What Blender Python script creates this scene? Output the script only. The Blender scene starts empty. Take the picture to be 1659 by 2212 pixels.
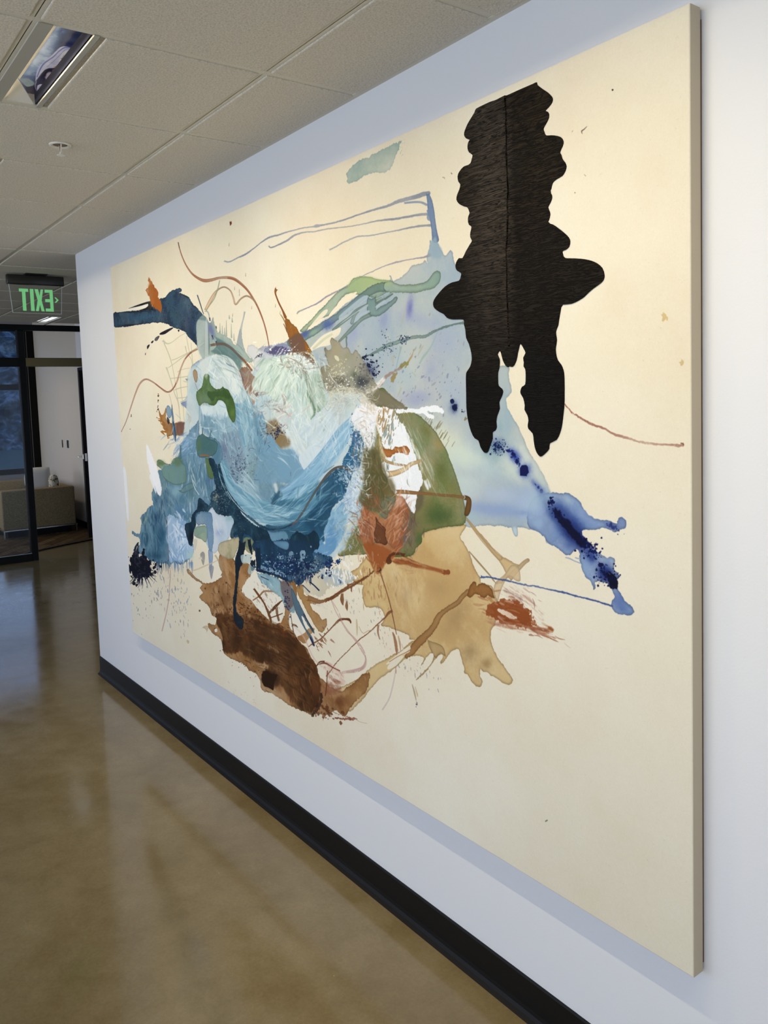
import bpy, bmesh, math, random
import numpy as np
from mathutils import Vector, Matrix

# ------------------------------------------------------------------ camera
FPX, FW, FH = 1788.657, 1659, 2212
CAM = Vector((0.0, -1.47865, 1.65927))
RT = Vector((0.60151345, 0.79824897, -0.03130746))
UP = Vector((-0.04533977, 0.07323978, 0.99628321))
FD = Vector((-0.797575, 0.59785827, -0.08024714))
PPX, PPY = 879.8266, 1003.9419
sc = bpy.context.scene
col = sc.collection
cd = bpy.data.cameras.new('camera')
cam = bpy.data.objects.new('camera', cd)
col.objects.link(cam)
cd.sensor_fit = 'VERTICAL'
cd.sensor_height = 24.0
cd.sensor_width = 18.0
cd.lens = FPX / FH * 24.0
cd.shift_x = -(PPX - FW / 2) / FH
cd.shift_y = -(FH / 2 - PPY) / FH
cd.clip_start = 0.02
cd.clip_end = 300
m = Matrix((RT, UP, -FD)).transposed().to_4x4()
m.translation = CAM
cam.matrix_world = m
sc.camera = cam

# ------------------------------------------------------------------ world
w = bpy.data.worlds.new('sky')
sc.world = w
w.use_nodes = True
nt = w.node_tree
nt.nodes.clear()
N = nt.nodes.new
out = N('ShaderNodeOutputWorld')
bg = N('ShaderNodeBackground')
tc = N('ShaderNodeTexCoord')
sep = N('ShaderNodeSeparateXYZ')
rmp = N('ShaderNodeValToRGB')
nt.links.new(tc.outputs['Generated'], sep.inputs[0])
nt.links.new(sep.outputs['Z'], rmp.inputs[0])
nt.links.new(rmp.outputs[0], bg.inputs[0])
nt.links.new(bg.outputs[0], out.inputs[0])
rmp.color_ramp.elements[0].position = 0.0
rmp.color_ramp.elements[0].color = (0.56, 0.66, 0.85, 1)
rmp.color_ramp.elements[1].position = 0.6
rmp.color_ramp.elements[1].color = (0.10, 0.21, 0.55, 1)
bg.inputs[1].default_value = 1.8

# ------------------------------------------------------------------ daylight and exposure
def area(name, loc, direction, sx, sy, power, color, spread=180):
    d = bpy.data.lights.new(name, 'AREA')
    d.shape = 'RECTANGLE'
    d.size, d.size_y = sx, sy
    d.energy = power
    d.color = color
    d.spread = math.radians(spread)
    o = bpy.data.objects.new(name, d)
    col.objects.link(o)
    o.location = loc
    o.rotation_euler = Vector(direction).to_track_quat('-Z', 'X' if abs(direction[0]) < .1 else 'Y').to_euler()
    return o
# the glazed front on the far side of the corridor, behind and left of the camera
DAY = (0.58, 0.76, 1.0)
SKY_P, UPFILL_P, WASH_P = 54, 45, 8.4
area('daylight', (-1.2, -4.75, 1.5), (0, 1, -.35), 2.0, 8.5, SKY_P, DAY, 140)
# added warm fill from below, unseen, to lift the ceiling and upper wall
area('daylight_from_ground', (-1.2, -4.7, .5), (0, .75, .65), 0.8, 8.5, UPFILL_P, (1.0, .86, .62), 170)  # added warm fill, not daylight off the ground
area('daylight', (2.75, -2.3, 1.4), (-1, 0, 0), 3.6, 2.2, 6, DAY)  # fill lamp in front of the closed end wall; no opening there
# added warm fill for the lounge, from its unseen left side
area('daylight', (-12.4, -2.6, 1.5), (0, 1, 0), 2.2, 3.0, 34, (1.0, 0.93, 0.82))  # added fill lamp, not daylight
sc.view_settings.view_transform = 'Standard'
sc.view_settings.look = 'None'
sc.view_settings.gamma = 1
sc.view_settings.exposure = 0.0
sc.view_settings.use_curve_mapping = False
sc.cycles.max_bounces = 7
sc.cycles.diffuse_bounces = 4
sc.cycles.adaptive_threshold = .02
sc.cycles.sample_clamp_indirect = 6

# ------------------------------------------------------------------ materials
def srgb(r, g, b):
    f = lambda c: (c / 255 / 12.92) if c <= 10 else ((c / 255 + 0.055) / 1.055) ** 2.4
    return (f(r), f(g), f(b), 1)
def mat(name, c=(.5, .5, .5, 1), rough=.5, metal=0, spec=.5, emit=None, es=0):
    M = bpy.data.materials.new(name)
    M.use_nodes = True
    b = M.node_tree.nodes['Principled BSDF']
    b.inputs['Base Color'].default_value = c
    b.inputs['Roughness'].default_value = rough
    b.inputs['Metallic'].default_value = metal
    b.inputs['Specular IOR Level'].default_value = spec
    if emit:
        b.inputs['Emission Color'].default_value = emit
        b.inputs['Emission Strength'].default_value = es
    return M
class G:
    """small node-graph helper"""
    def __init__(s, M):
        s.t = M.node_tree
        s.b = s.t.nodes['Principled BSDF']
    def n(s, kind, **kw):
        x = s.t.nodes.new('ShaderNode' + kind)
        for k, v in kw.items():
            if hasattr(x, k):
                setattr(x, k, v)
        return x
    def l(s, a, b):
        s.t.links.new(a, b)
    def coord(s, scale=(1, 1, 1), rot=(0, 0, 0)):
        c = s.n('TexCoord'); mp = s.n('Mapping')
        mp.inputs['Scale'].default_value = scale
        mp.inputs['Rotation'].default_value = rot
        s.l(c.outputs['Object'], mp.inputs['Vector'])
        return mp.outputs[0]
    def noise(s, vec, scale, detail=4, rough=.5, dist=0):
        x = s.n('TexNoise')
        x.inputs['Scale'].default_value = scale
        x.inputs['Detail'].default_value = detail
        x.inputs['Roughness'].default_value = rough
        x.inputs['Distortion'].default_value = dist
        s.l(vec, x.inputs['Vector'])
        return x.outputs[0]
    def ramp(s, fac, stops, interp='LINEAR'):
        r = s.n('ValToRGB')
        r.color_ramp.interpolation = interp
        e = r.color_ramp.elements
        while len(e) < len(stops):
            e.new(.5)
        for i, (p, c) in enumerate(stops):
            e[i].position = p
            e[i].color = c if len(c) == 4 else (*c, 1)
        s.l(fac, r.inputs[0])
        return r.outputs[0]
    def mix(s, fac, a, b, mode='MIX'):
        x = s.n('Mix', data_type='RGBA', blend_type=mode)
        for sock, v in ((x.inputs[0], fac), (x.inputs[6], a), (x.inputs[7], b)):
            if hasattr(v, 'links') or hasattr(v, 'is_linked'):
                s.l(v, sock)
            else:
                sock.default_value = v
        return x.outputs[2]
    def bump(s, h, strength=.2, dist=.01):
        b = s.n('Bump')
        b.inputs['Strength'].default_value = strength
        b.inputs['Distance'].default_value = dist
        s.l(h, b.inputs['Height'])
        s.l(b.outputs[0], s.b.inputs['Normal'])
    def color(s, c):
        s.l(c, s.b.inputs['Base Color'])
def g1(v):
    return (v, v, v, 1)

# ------------------------------------------------------------------ meshes
def mesh_obj(name, bm, material, parent=None, smooth=False):
    me = bpy.data.meshes.new(name)
    bm.normal_update()
    if smooth:
        for f in bm.faces:
            f.smooth = True
    o = bpy.data.objects.new(name, me)
    if parent is not None:
        off = Vector((0, 0, 0)); p = parent
        while p is not None:
            off += p.location; p = p.parent
        bmesh.ops.translate(bm, verts=bm.verts, vec=-off)
        o.parent = parent
    bm.to_mesh(me)
    bm.free()
    if material is not None:
        me.materials.append(material)
    col.objects.link(o)
    return o
def add_box(bm, a, b, bevel=0, seg=1):
    vs = [bm.verts.new((x, y, z)) for x in (a[0], b[0]) for y in (a[1], b[1]) for z in (a[2], b[2])]
    q = [(0, 1, 3, 2), (4, 6, 7, 5), (0, 4, 5, 1), (2, 3, 7, 6), (0, 2, 6, 4), (1, 5, 7, 3)]
    fs = [bm.faces.new([vs[i] for i in f]) for f in q]
    bmesh.ops.recalc_face_normals(bm, faces=fs)
    if bevel > 0:
        es = list({e for f in fs for e in f.edges})
        bmesh.ops.bevel(bm, geom=es, offset=bevel, segments=seg, profile=.5, affect='EDGES')
def box(name, a, b, material, parent=None, bevel=0, seg=1):
    bm = bmesh.new()
    add_box(bm, a, b, bevel, seg)
    return mesh_obj(name, bm, material, parent, smooth=seg > 1)
def prism(bm, pts, lift):
    """pts: list of 3-D points of a planar polygon, lift: extrusion vector"""
    lift = Vector(lift)
    lo = [bm.verts.new(p) for p in pts]
    hi = [bm.verts.new(Vector(p) + lift) for p in pts]
    fs = [bm.faces.new(lo), bm.faces.new(hi[::-1])]
    n = len(pts)
    for i in range(n):
        fs.append(bm.faces.new((lo[i], hi[i], hi[(i + 1) % n], lo[(i + 1) % n])))
    bmesh.ops.recalc_face_normals(bm, faces=fs)
def lathe(bm, prof, c, n=32):
    rings = []
    for r, z in prof:
        rings.append([bm.verts.new((c[0] + r * math.cos(a), c[1] + r * math.sin(a), c[2] + z))
                      for a in [2 * math.pi * i / n for i in range(n)]])
    for k in range(len(rings) - 1):
        for i in range(n):
            bm.faces.new((rings[k][i], rings[k][(i + 1) % n], rings[k + 1][(i + 1) % n], rings[k + 1][i]))
    bm.faces.new(rings[0]); bm.faces.new(rings[-1][::-1])
    bmesh.ops.recalc_face_normals(bm, faces=bm.faces)
def empty(name, loc, label, cat, group=None):
    o = bpy.data.objects.new(name, None)
    o.location = loc
    o.empty_display_size = .1
    col.objects.link(o)
    o['label'] = label
    o['category'] = cat
    if group:
        o['group'] = group
    return o
def struct(o, label=None):
    o['kind'] = 'structure'
    if label:
        o['label'] = label
        o['category'] = o.name.split('_')[0].split('.')[0]
    return o
def cut(parts):
    """several boxes in one mesh"""
    bm = bmesh.new()
    for a, b in parts:
        add_box(bm, a, b)
    return bm

# ================================================================== the room
ZC = 2.5854            # suspended ceiling
XE = -5.2416           # end of the long wall
XF = -9.72             # dark aluminium shopfront
HB = 0.1107            # baseboard height
TX0, TS = -4.591, 0.6096
TY0 = -0.3239

# polished concrete
M_floor = mat('polished_concrete', rough=.1, spec=.5)
g = G(M_floor)
co = g.coord()
n1 = g.noise(co, 1.1, 6, .62, .4)
n2 = g.noise(co, 7, 6, .65, .3)
n3 = g.noise(co, 90, 3, .7)
c1 = g.ramp(n1, [(.34, srgb(120, 102, 66)), (.5, srgb(134, 117, 82)), (.66, srgb(150, 134, 102))])
c2 = g.ramp(n2, [(.3, srgb(114, 98, 62)), (.7, srgb(150, 134, 100))])
c = g.mix(.4, c1, c2)
c3 = g.ramp(n3, [(.3, g1(.42)), (.7, g1(.58))])
c = g.mix(.5, c, c3, 'OVERLAY')
vo = g.n('TexVoronoi'); vo.inputs['Scale'].default_value = 9
g.l(co, vo.inputs['Vector'])
sp = g.ramp(vo.outputs['Distance'], [(.010, g1(.7)), (.022, g1(0))])
c = g.mix(sp, c, srgb(190, 180, 150))
g.color(c)
rr = g.ramp(n2, [(.3, g1(.09)), (.7, g1(.17))])
g.l(rr, g.b.inputs['Roughness'])
g.bump(n1, .04, .02)

M_wall = mat('white_wall_paint', srgb(219, 220, 223), .6)
M_wallL = mat('warm_white_lounge_paint', srgb(200, 194, 184), .7)
g = G(M_wall)
g.bump(g.noise(g.coord(), 160, 3, .6), .12, .002)
M_tile = mat('mineral_fibre_tile', rough=.95, spec=.1)
g = G(M_tile)
co = g.coord()
t1 = g.noise(co, 210, 4, .7, .6)
t2 = g.noise(co, 90, 4, .8, 1.5)
cA = g.ramp(t1, [(.33, srgb(184, 177, 162)), (.5, srgb(211, 204, 190)), (.65, srgb(222, 216, 203))])
fl = g.ramp(t2, [(.30, g1(.55)), (.37, g1(1))])
g.color(g.mix(1.0, cA, fl, 'MULTIPLY'))
g.bump(t1, .5, .003)
M_tee = mat('ceiling_grid_paint', srgb(206, 201, 186), .5)
M_black = mat('black_rubber', (.0035, .0035, .004, 1), .5, spec=.2)
M_alu = mat('dark_bronze_aluminium', (.003, .0026, .002, 1), .4, .0, .15)
M_bronze = mat('bronze_door_header', (.10, .075, .03, 1), .25, .8)

# floor
fl_o = struct(box('floor', (-22, -5.0, -.12), (3.2, 4.5, 0), M_floor), 'polished brown concrete floor of the corridor')
# long wall carrying the painting
w1 = struct(box('wall_right', (XE, 0, 0), (3.0, .15, 2.9), M_wall), 'long white corridor wall behind the painting')
# baseboard with a small cove at its foot
bm = bmesh.new()
prof = [(0, HB), (-.004, HB + .0), (-.006, HB - .004), (-.0065, .03), (-.008, .018), (-.013, .008), (-.024, .0), (0, 0)]
prism(bm, [(XE, y, z) for y, z in prof], (8.24, 0, 0))
struct(mesh_obj('baseboard_right', bm, M_black), 'black rubber baseboard along the foot of the long wall')
# wall angle at the ceiling
struct(box('trim_1', (XE, -.022, ZC - .002), (3.0, 0, ZC + .02), M_tee), 'painted metal wall angle where the ceiling meets the long wall')
# walls out of view that close the corridor behind the camera
struct(box('wall_back', (3.0, -5, 0), (3.2, .15, 2.9), M_wall))
struct(cut([((-9.8, -5.0, 0), (3.2, -4.85, .25)), ((-9.8, -5.0, 2.45), (3.2, -4.85, 2.9))]) and
       mesh_obj('wall_left', cut([((-9.8, -5.0, 0), (3.2, -4.85, .25)), ((-9.8, -5.0, 2.45), (3.2, -4.85, 2.9))]), M_wall))
# side passage behind the long wall
struct(box('wall_passage', (XF, 4.3, 0), (3.2, 4.5, 2.9), M_wall))
struct(box('wall_end', (XF - .12, 1.70, 0), (XF, 4.3, 2.9), M_wall))
# lounge: white side wall, window wall, ceiling
struct(box('trim_2', (-11.50, 1.70, 2.2), (-10.3, 1.88, 3.1), M_wall))
struct(box('wall_lounge', (-14.1, 1.75, 0), (-11.50, 1.88, 3.1), M_wallL), 'white lounge wall with two dark switch plates behind the sofa')
struct(box('baseboard_lounge', (-14.0, 1.735, 0), (-11.50, 1.75, .1), M_black), 'black baseboard of the lounge wall beside the sofa')
struct(box('wall_niche', (-11.50, 1.70, 0), (-10.3, 1.88, 2.2), mat('dark_wood_panel', (.004, .003, .003, 1), .5, spec=.1)), 'dark wood wall panel behind the open lounge door')
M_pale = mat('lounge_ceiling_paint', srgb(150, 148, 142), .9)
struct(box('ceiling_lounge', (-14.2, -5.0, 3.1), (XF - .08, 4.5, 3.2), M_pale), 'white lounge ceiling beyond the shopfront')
# plenum over the corridor so that the sky does not leak in
struct(box('ceiling_slab', (-9.9, -5.0, 2.9), (3.2, 4.5, 3.0), M_pale))

# ---- ceiling: grid and tiles
ceil = bpy.data.objects.new('ceiling', None)
ceil.location = (-3, -1.5, ZC)
col.objects.link(ceil)
struct(ceil, 'suspended ceiling of square mineral fibre tiles in a painted grid')
xl = [TX0 + TS * k for k in range(-9, 13)]
xl = [x for x in xl if -9.8 < x < 3.0]
yl = [TY0 + TS * k for k in range(-7, 5)]
gbm = bmesh.new()
def tee_x(y, x0, x1):
    add_box(gbm, (x0, y - .012, ZC), (x1, y + .012, ZC + .004)); add_box(gbm, (x0, y - .001, ZC), (x1, y + .001, ZC + .035))
def tee_y(x, y0, y1):
    add_box(gbm, (x - .012, y0, ZC - .0003), (x + .012, y1, ZC + .0037)); add_box(gbm, (x - .001, y0, ZC), (x + .001, y1, ZC + .035))
for y in yl:
    tee_x(y, XF - .02, 3.0 if y < 0 else XE - .01)
for x in xl:
    tee_y(x, -4.8, 0 if x > XE + .05 else 4.2)
mesh_obj('ceiling_grid', gbm, M_tee, ceil)
# a tegular tile: body recessed in the grid, face proud of it by a few millimetres
LIGHTS = []      # (x0, x1, y0, y1, side)
tile_mesh = {}
def tile(x0, x1, y0, y1):
    key = (round(x1 - x0, 3), round(y1 - y0, 3))
    if key not in tile_mesh:
        hw, hd = key[0] / 2, key[1] / 2
        bm = bmesh.new()
        gp = .0128
        add_box(bm, (-hw + gp, -hd + gp, -.0045), (hw - gp, hd - gp, .004), .003, 2)
        add_box(bm, (-hw + .004, -hd + .004, .0042), (hw - .004, hd - .004, .015))
        me = bpy.data.meshes.new('ceiling_tile')
        bm.to_mesh(me); bm.free()
        me.materials.append(M_tile)
        tile_mesh[key] = me
    o = bpy.data.objects.new('ceiling_tile', tile_mesh[key])
    col.objects.link(o)
    o.parent = ceil
    o.location = Vector(((x0 + x1) / 2, (y0 + y1) / 2, ZC)) - ceil.location
    return o
FIX = {(-2.762, -0.9335): 1, (-5.2006 + .0, -0.9335): 1, (-0.324, -0.9335): 1}
fix_x = [TX0 + TS * k for k in (3, 1, -1, 5, 7)]        # left edges of the wall-wash fixtures in the row beside the painting
for i in range(len(xl) - 1):
    x0, x1 = xl[i], xl[i + 1]
    for j in range(len(yl) - 1):
        y0, y1 = yl[j], yl[j + 1]
        if y0 >= TY0 - .01:
            if x0 > XE - .1:
                if abs(y0 - TY0) < .01:
                    tile(x0, x1, y0, 0 - .004)
                continue
        if abs(y0 + .9335) < .01 and any(abs(x0 - f) < .01 for f in fix_x):
            tile(x0, x1, y0 + .162, y1)
            continue
        if abs(y1 - .8953) < .01 and abs(x0 - (TX0 - 8 * TS)) < .01:
            tile(x0, x1, y0, y1 - .165)
            continue
        tile(x0, x1, y0, y1)
    if x0 > 2.2:
        pass

# ---- wall-wash fixtures
M_fix = mat('light_grey_enamel', srgb(165, 162, 152), .45)
M_fixw = mat('white_enamel', srgb(225, 224, 220), .35)
M_dim = mat('dark_inner_panel', (.02, .022, .04, 1), .6, spec=.1)
M_far = mat('lit_diffuser', srgb(220, 225, 235), .5, emit=(.85, .93, 1, 1), es=1.6)
M_film = mat('printed_light_film', rough=.25, spec=.4)  # panel carrying a mirror reflection painted as colour
REFLECTION_IMG = bpy.data.images.new('film_print', 512, 140, alpha=False)  # holds the painted mirror reflection
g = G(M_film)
ti = g.n('TexImage', image=REFLECTION_IMG, extension='EXTEND')
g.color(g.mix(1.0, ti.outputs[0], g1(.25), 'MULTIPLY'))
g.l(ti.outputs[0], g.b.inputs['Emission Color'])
g.b.inputs['Emission Strength'].default_value = .42  # glow added so the painted reflection shows
def fixture(x0, y0, label, power=0, lamp=None, flip=False, group='recessed wall wash lights in the ceiling'):
    W = TS
    r = empty('recessed_light', (x0 + W / 2, y0 + .08, ZC), label, 'ceiling light')
    s = -1 if flip else 1
    Y = lambda v: y0 + .165 - v
    e = .006
    bb = lambda n, x_0, x_1, ya, yb, za, zb, mm: box(n, (x_0, min(Y(ya), Y(yb)), ZC + za), (x_1, max(Y(ya), Y(yb)), ZC + zb), mm, r)
    bb('lip', x0 + e, x0 + W - e, (.013 if flip else .119), (.047 if flip else .153), -.004, -.001, M_fix)
    bb('housing', x0 + e, x0 + W - e, (.012 if flip else .149), (.016 if flip else .153), -.001, .036, M_fixw)
    bb('trim_bar', x0 + e, x0 + W - e, (.142 if flip else .008), (.158 if flip else .022), -.004, .001, M_fix)
    if flip:
        box('film', (x0 + .01, Y(.045), ZC + .012), (x0 + W - .01, Y(.142), ZC + .015), M_far, r)
    else:
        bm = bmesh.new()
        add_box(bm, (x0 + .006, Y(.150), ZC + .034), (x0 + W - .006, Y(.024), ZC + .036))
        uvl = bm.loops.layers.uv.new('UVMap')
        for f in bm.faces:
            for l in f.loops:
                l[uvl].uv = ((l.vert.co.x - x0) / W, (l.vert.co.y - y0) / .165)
        mesh_obj('film', bm, M_film, r)  # panel carrying the painted mirror reflection
        # slanting white end plate
        bm = bmesh.new()
        prism(bm, [(x0 + .008, Y(.117), ZC + .001), (x0 + .008, Y(.026), ZC + .001), (x0 + .17, Y(.117), ZC + .030)], (.0, .0, .003))
        mesh_obj('end_plate', bm, M_fixw, r)
        bb('side_panel', x0 + e, x0 + W - e, .0225, .0245, .004, .034, M_dim)
        bb('added_lamp_shield', x0 + e, x0 + W - e, .092, .146, .027, .029, M_fixw)  # unseen baffle added to keep lamp light off the panel
        for xe in (x0 + e, x0 + W - e - .002):
            box('end_wall', (xe, Y(.15), ZC + .0), (xe + .002, Y(.024), ZC + .034), M_fixw, r)
    if lamp:
        ax, az, en, c_ = lamp
        L = area('lamp', (x0 + W / 2, Y(ax), ZC + az), (0, s * .35, -.94), .016, .54, en, c_, 138)
        L.parent = r
        L.matrix_parent_inverse = Matrix.Translation(-r.location)
    return r
WARM = (1.0, .85, .58)
fx_lab = ('recessed wall wash light with a painted mirror reflection, in view beside the painting', 'recessed wall wash light above the far half of the painting', 'recessed wall wash light at the far end of the long wall',
          'recessed wall wash light above the near half of the painting', 'recessed wall wash light over the near edge of the painting')
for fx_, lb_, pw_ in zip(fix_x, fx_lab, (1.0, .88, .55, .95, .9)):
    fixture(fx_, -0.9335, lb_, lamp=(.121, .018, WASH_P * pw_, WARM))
fixture(TX0 - 8 * TS, .8953 - .165, 'small bright recessed ceiling light beyond the exit sign', flip=True)

# ---- sprinkler
M_chrome = mat('satin_chrome', (.75, .74, .70, 1), .22, 1.0)
M_sprw = mat('sprinkler_white', srgb(225, 220, 208), .4)
sp_ = empty('sprinkler_head', (-3.092, -.634, ZC), 'small white fire sprinkler head in the ceiling below the mirror light', 'sprinkler')
bm = bmesh.new(); Z = ZC - .0045
lathe(bm, [(.024, .0005), (.026, -.004), (.032, -.006), (.037, -.003), (.0375, 0.0), (.025, .001)], (-3.092, -.634, Z), 40)
mesh_obj('escutcheon', bm, M_sprw, sp_, True)
bm = bmesh.new()
lathe(bm, [(.0242, -.0002), (.0242, -.0012), (.001, -.0012)], (-3.092, -.634, Z), 32)
mesh_obj('recess', bm, mat('sprinkler_recess_shade', srgb(120, 112, 98), .8), sp_)  # flat disc, darkened to paint in the shade of a recess
bm = bmesh.new()
for s in (-1, 1):
    prism(bm, [(-3.092 + s * .013, -.636, Z), (-3.092 + s * .009, -.636, Z), (-3.092 + s * .001, -.636, Z - .03), (-3.092 + s * .004, -.636, Z - .03)], (0, .004, 0))
lathe(bm, [(.004, -.026), (.005, -.032), (.002, -.036)], (-3.092, -.634, Z), 12)
mesh_obj('yoke', bm, M_sprw, sp_)
bm = bmesh.new()
lathe(bm, [(.0025, -.002), (.0025, -.028)], (-3.092, -.634, Z), 10)
mesh_obj('glass_bulb', bm, mat('red_bulb', (.15, .01, .01, 1), .1), sp_)
bm = bmesh.new()
lathe(bm, [(.003, -.035), (.0135, -.036), (.0135, -.0375), (.003, -.039)], (-3.092, -.634, Z), 20)
mesh_obj('deflector', bm, M_sprw, sp_)

# ---- exit sign
M_bezel = mat('dark_grey_sign_housing', (.03, .028, .022, 1), .35, .3)
M_green = mat('sign_green', (.22, .68, .26, 1), .5, emit=(.22, .72, .26, 1), es=.42)
def glass(name, tint=(1, 1, 1, 1), refl=1.0, rough=0.0):
    M = bpy.data.materials.new(name); M.use_nodes = True
    t = M.node_tree; t.nodes.clear()
    o = t.nodes.new('ShaderNodeOutputMaterial'); mx = t.nodes.new('ShaderNodeMixShader')
    tr = t.nodes.new('ShaderNodeBsdfTransparent'); gl = t.nodes.new('ShaderNodeBsdfGlossy'); fr = t.nodes.new('ShaderNodeFresnel')
    fr.inputs[0].default_value = 1.22
    tr.inputs[0].default_value = tint; gl.inputs['Roughness'].default_value = rough
    gl.inputs[0].default_value = (refl, refl, refl, 1)
    t.links.new(fr.outputs[0], mx.inputs[0]); t.links.new(tr.outputs[0], mx.inputs[1]); t.links.new(gl.outputs[0], mx.inputs[2])
    t.links.new(mx.outputs[0], o.inputs[0])
    return M
M_acr = glass('clear_acrylic', (.93, .96, .93, 1), .6)
M_edge = mat('acrylic_edge', (.75, .80, .74, 1), .2)
XS = -6.1
ex = empty('exit_sign', (XS, -.033, ZC), 'green lettered clear exit sign hanging from the ceiling, seen from behind', 'exit sign')
box('canopy', (XS - .045, -.10, ZC - .012), (XS + .045, .04, ZC), M_bezel, ex, .004)
box('housing', (XS - .022, -.216, ZC - .078), (XS + .022, .15, ZC - .014), M_bezel, ex, .006, 2)
bm = bmesh.new()
prism(bm, [(XS - .0035, -.202, 2.507), (XS - .0035, .137, 2.507), (XS - .0035, .124, 2.317), (XS - .0035, -.188, 2.317)], (.007, 0, 0))
mesh_obj('panel', bm, M_acr, ex)
bm = bmesh.new()
for a, b in (((-.202, 2.507), (-.188, 2.317)), ((.137, 2.507), (.124, 2.317)), ((-.188, 2.317), (.124, 2.317))):
    d = Vector((0, b[0] - a[0], b[1] - a[1])).normalized(); nn = Vector((0, -d.z, d.y)) * .0012
    A = Vector((XS - .0036, *a)); B = Vector((XS - .0036, *b))
    prism(bm, [A - nn, B - nn, B + nn, A + nn], (.0072, 0, 0))
mesh_obj('panel_edge', bm, M_edge, ex)
def letter(polys, name='letter'):
    bm = bmesh.new()
    for p in polys:
        prism(bm, [(XS + .0037, a, b) for a, b in p], (.0012, 0, 0))
    return mesh_obj(name, bm, M_green, ex)
zt, zb_ = 2.480, 2.332
def sk(y, z):          # the letters lean with the tapering panel
    return (y, z)
# T (leftmost as seen from behind), I, X, reversed E
letter([[(-.142, zt), (-.084, zt), (-.084, zt - .020), (-.102, zt - .020), (-.102, zb_), (-.124, zb_), (-.124, zt - .020), (-.142, zt - .020)]])
letter([[(-.073, zt), (-.050, zt), (-.050, zb_), (-.073, zb_)]])
letter([[(-.043, zt), (-.020, zt), (-.012, zt - .045), (-.003, zt), (.012, zt), (-.001, (zt + zb_) / 2), (.014, zb_), (-.006, zb_), (-.014, zb_ + .045), (-.024, zb_), (-.042, zb_), (-.027, (zt + zb_) / 2)]])
zm = (zt + zb_) / 2
letter([[(.022, zt), (.074, zt), (.074, zb_), (.022, zb_), (.022, zb_ + .02), (.053, zb_ + .02), (.053, zm - .010), (.022, zm - .010), (.022, zm + .010), (.053, zm + .010), (.053, zt - .02), (.022, zt - .02)]])
letter([[(.083, zm + .024), (.093, zm + .024), (.111, zm + .006), (.093, zm - .012), (.083, zm - .012), (.098, zm + .006)]], 'arrow')

# ---- shopfront between corridor and lounge
M_glass = glass('clear_glass', (.86, .90, .93, 1), .9)
sf = empty('shopfront', (XF, -2, 0), 'dark framed glass shopfront with an open doorway at the corridor end', 'shopfront')
SFD = .05
def fr(n, y0, y1, z0, z1, mm=M_alu, d=SFD):
    return box(n, (XF - d, y0, z0), (XF + .0, y1, z1), mm, sf, .003)
fr('top_rail', -4.8, 1.62, 2.52, ZC - .002)
fr('post', .607, .672, .0, 2.52, d=.11)
fr('bottom_rail', -4.8, .607, .0, .08)
fr('mullion', -1.25, -1.19, .08, 2.52)
fr('mullion', -3.1, -3.04, .08, 2.52)
fr('transom', -4.8, .607, 2.13, 2.225)
fr('door_header', .672, 1.62, 2.13, 2.225, M_bronze, .07)
fr('post', 1.62, 1.70, .0, 2.52)
for a, b in ((-4.8, -3.1), (-3.04, -1.25), (-1.19, .607)):
    fr('pane', a, b, .08, 2.13, M_glass, .03).location.x -= .012
    fr('pane', a, b, 2.225, 2.52, M_glass, .03).location.x -= .012
box('gasket', (XF - .0, -1.19, .082), (XF + .004, .603, .088), mat('steel_sill_edge', (.3, .32, .33, 1), .3, 1), sf)

# ---- open lounge door, seen on its edge
M_doorw = mat('dark_stained_oak', (.008, .006, .007, 1), .5, spec=.12)
dr = empty('door_1', (-11.2, 1.55, 0), 'open dark wooden lounge door with a chrome lever, seen on its edge', 'door')
dr['kind'] = 'structure'
dr.location = (-10.82, 1.55, 0)
bpy.context.view_layer.update()
def dbox(bm, a, b, bv=.002):
    add_box(bm, a, b, bv)
def door_part(n, boxes, mm):
    bm = bmesh.new()
    for a, b in boxes:
        dbox(bm, a, b)
    me = bpy.data.meshes.new(n); bm.to_mesh(me); bm.free(); me.materials.append(mm)
    o = bpy.data.objects.new(n, me); col.objects.link(o); o.parent = dr
    return o
door_part('leaf', [((-.80, -.024, .014), (0, .024, 2.135))], M_doorw)
for s in (-1, 1):
    yy = .024 * s
    door_part('lever', [((-.085, min(yy, yy + s * .055), 1.036), (-.065, max(yy, yy + s * .055), 1.056)), ((-.18, min(yy + s * .05, yy + s * .066), 1.036), (-.062, max(yy + s * .05, yy + s * .066), 1.056)), ((-.10, min(yy, yy + s * .008), 1.015), (-.05, max(yy, yy + s * .008), 1.075))], M_chrome)
door_part('latch_plate', [((0, -.012, .99), (.0012, .012, 1.09))], M_chrome)
dr.rotation_euler = (0, 0, math.radians(-14.5))

# ---- switch plates on the lounge wall
M_sw = mat('black_switch_plastic', (.012, .012, .012, 1), .3)
for x, wd, lab in ((-12.66, .035, 'narrow black switch plate on the lounge wall, left of the pair'), (-12.375, .075, 'wider black switch plate on the lounge wall, nearer the door')):
    t_ = empty('switch_plate', (x, 1.745, 1.155), lab, 'switch', 'black switch plates on the lounge wall')
    box('plate', (x - wd / 2, 1.742, 1.10), (x + wd / 2, 1.75, 1.21), M_sw, t_, .002)
    box('rocker', (x - wd / 4, 1.739, 1.125), (x + wd / 4, 1.742, 1.185), M_sw, t_, .001)

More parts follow.
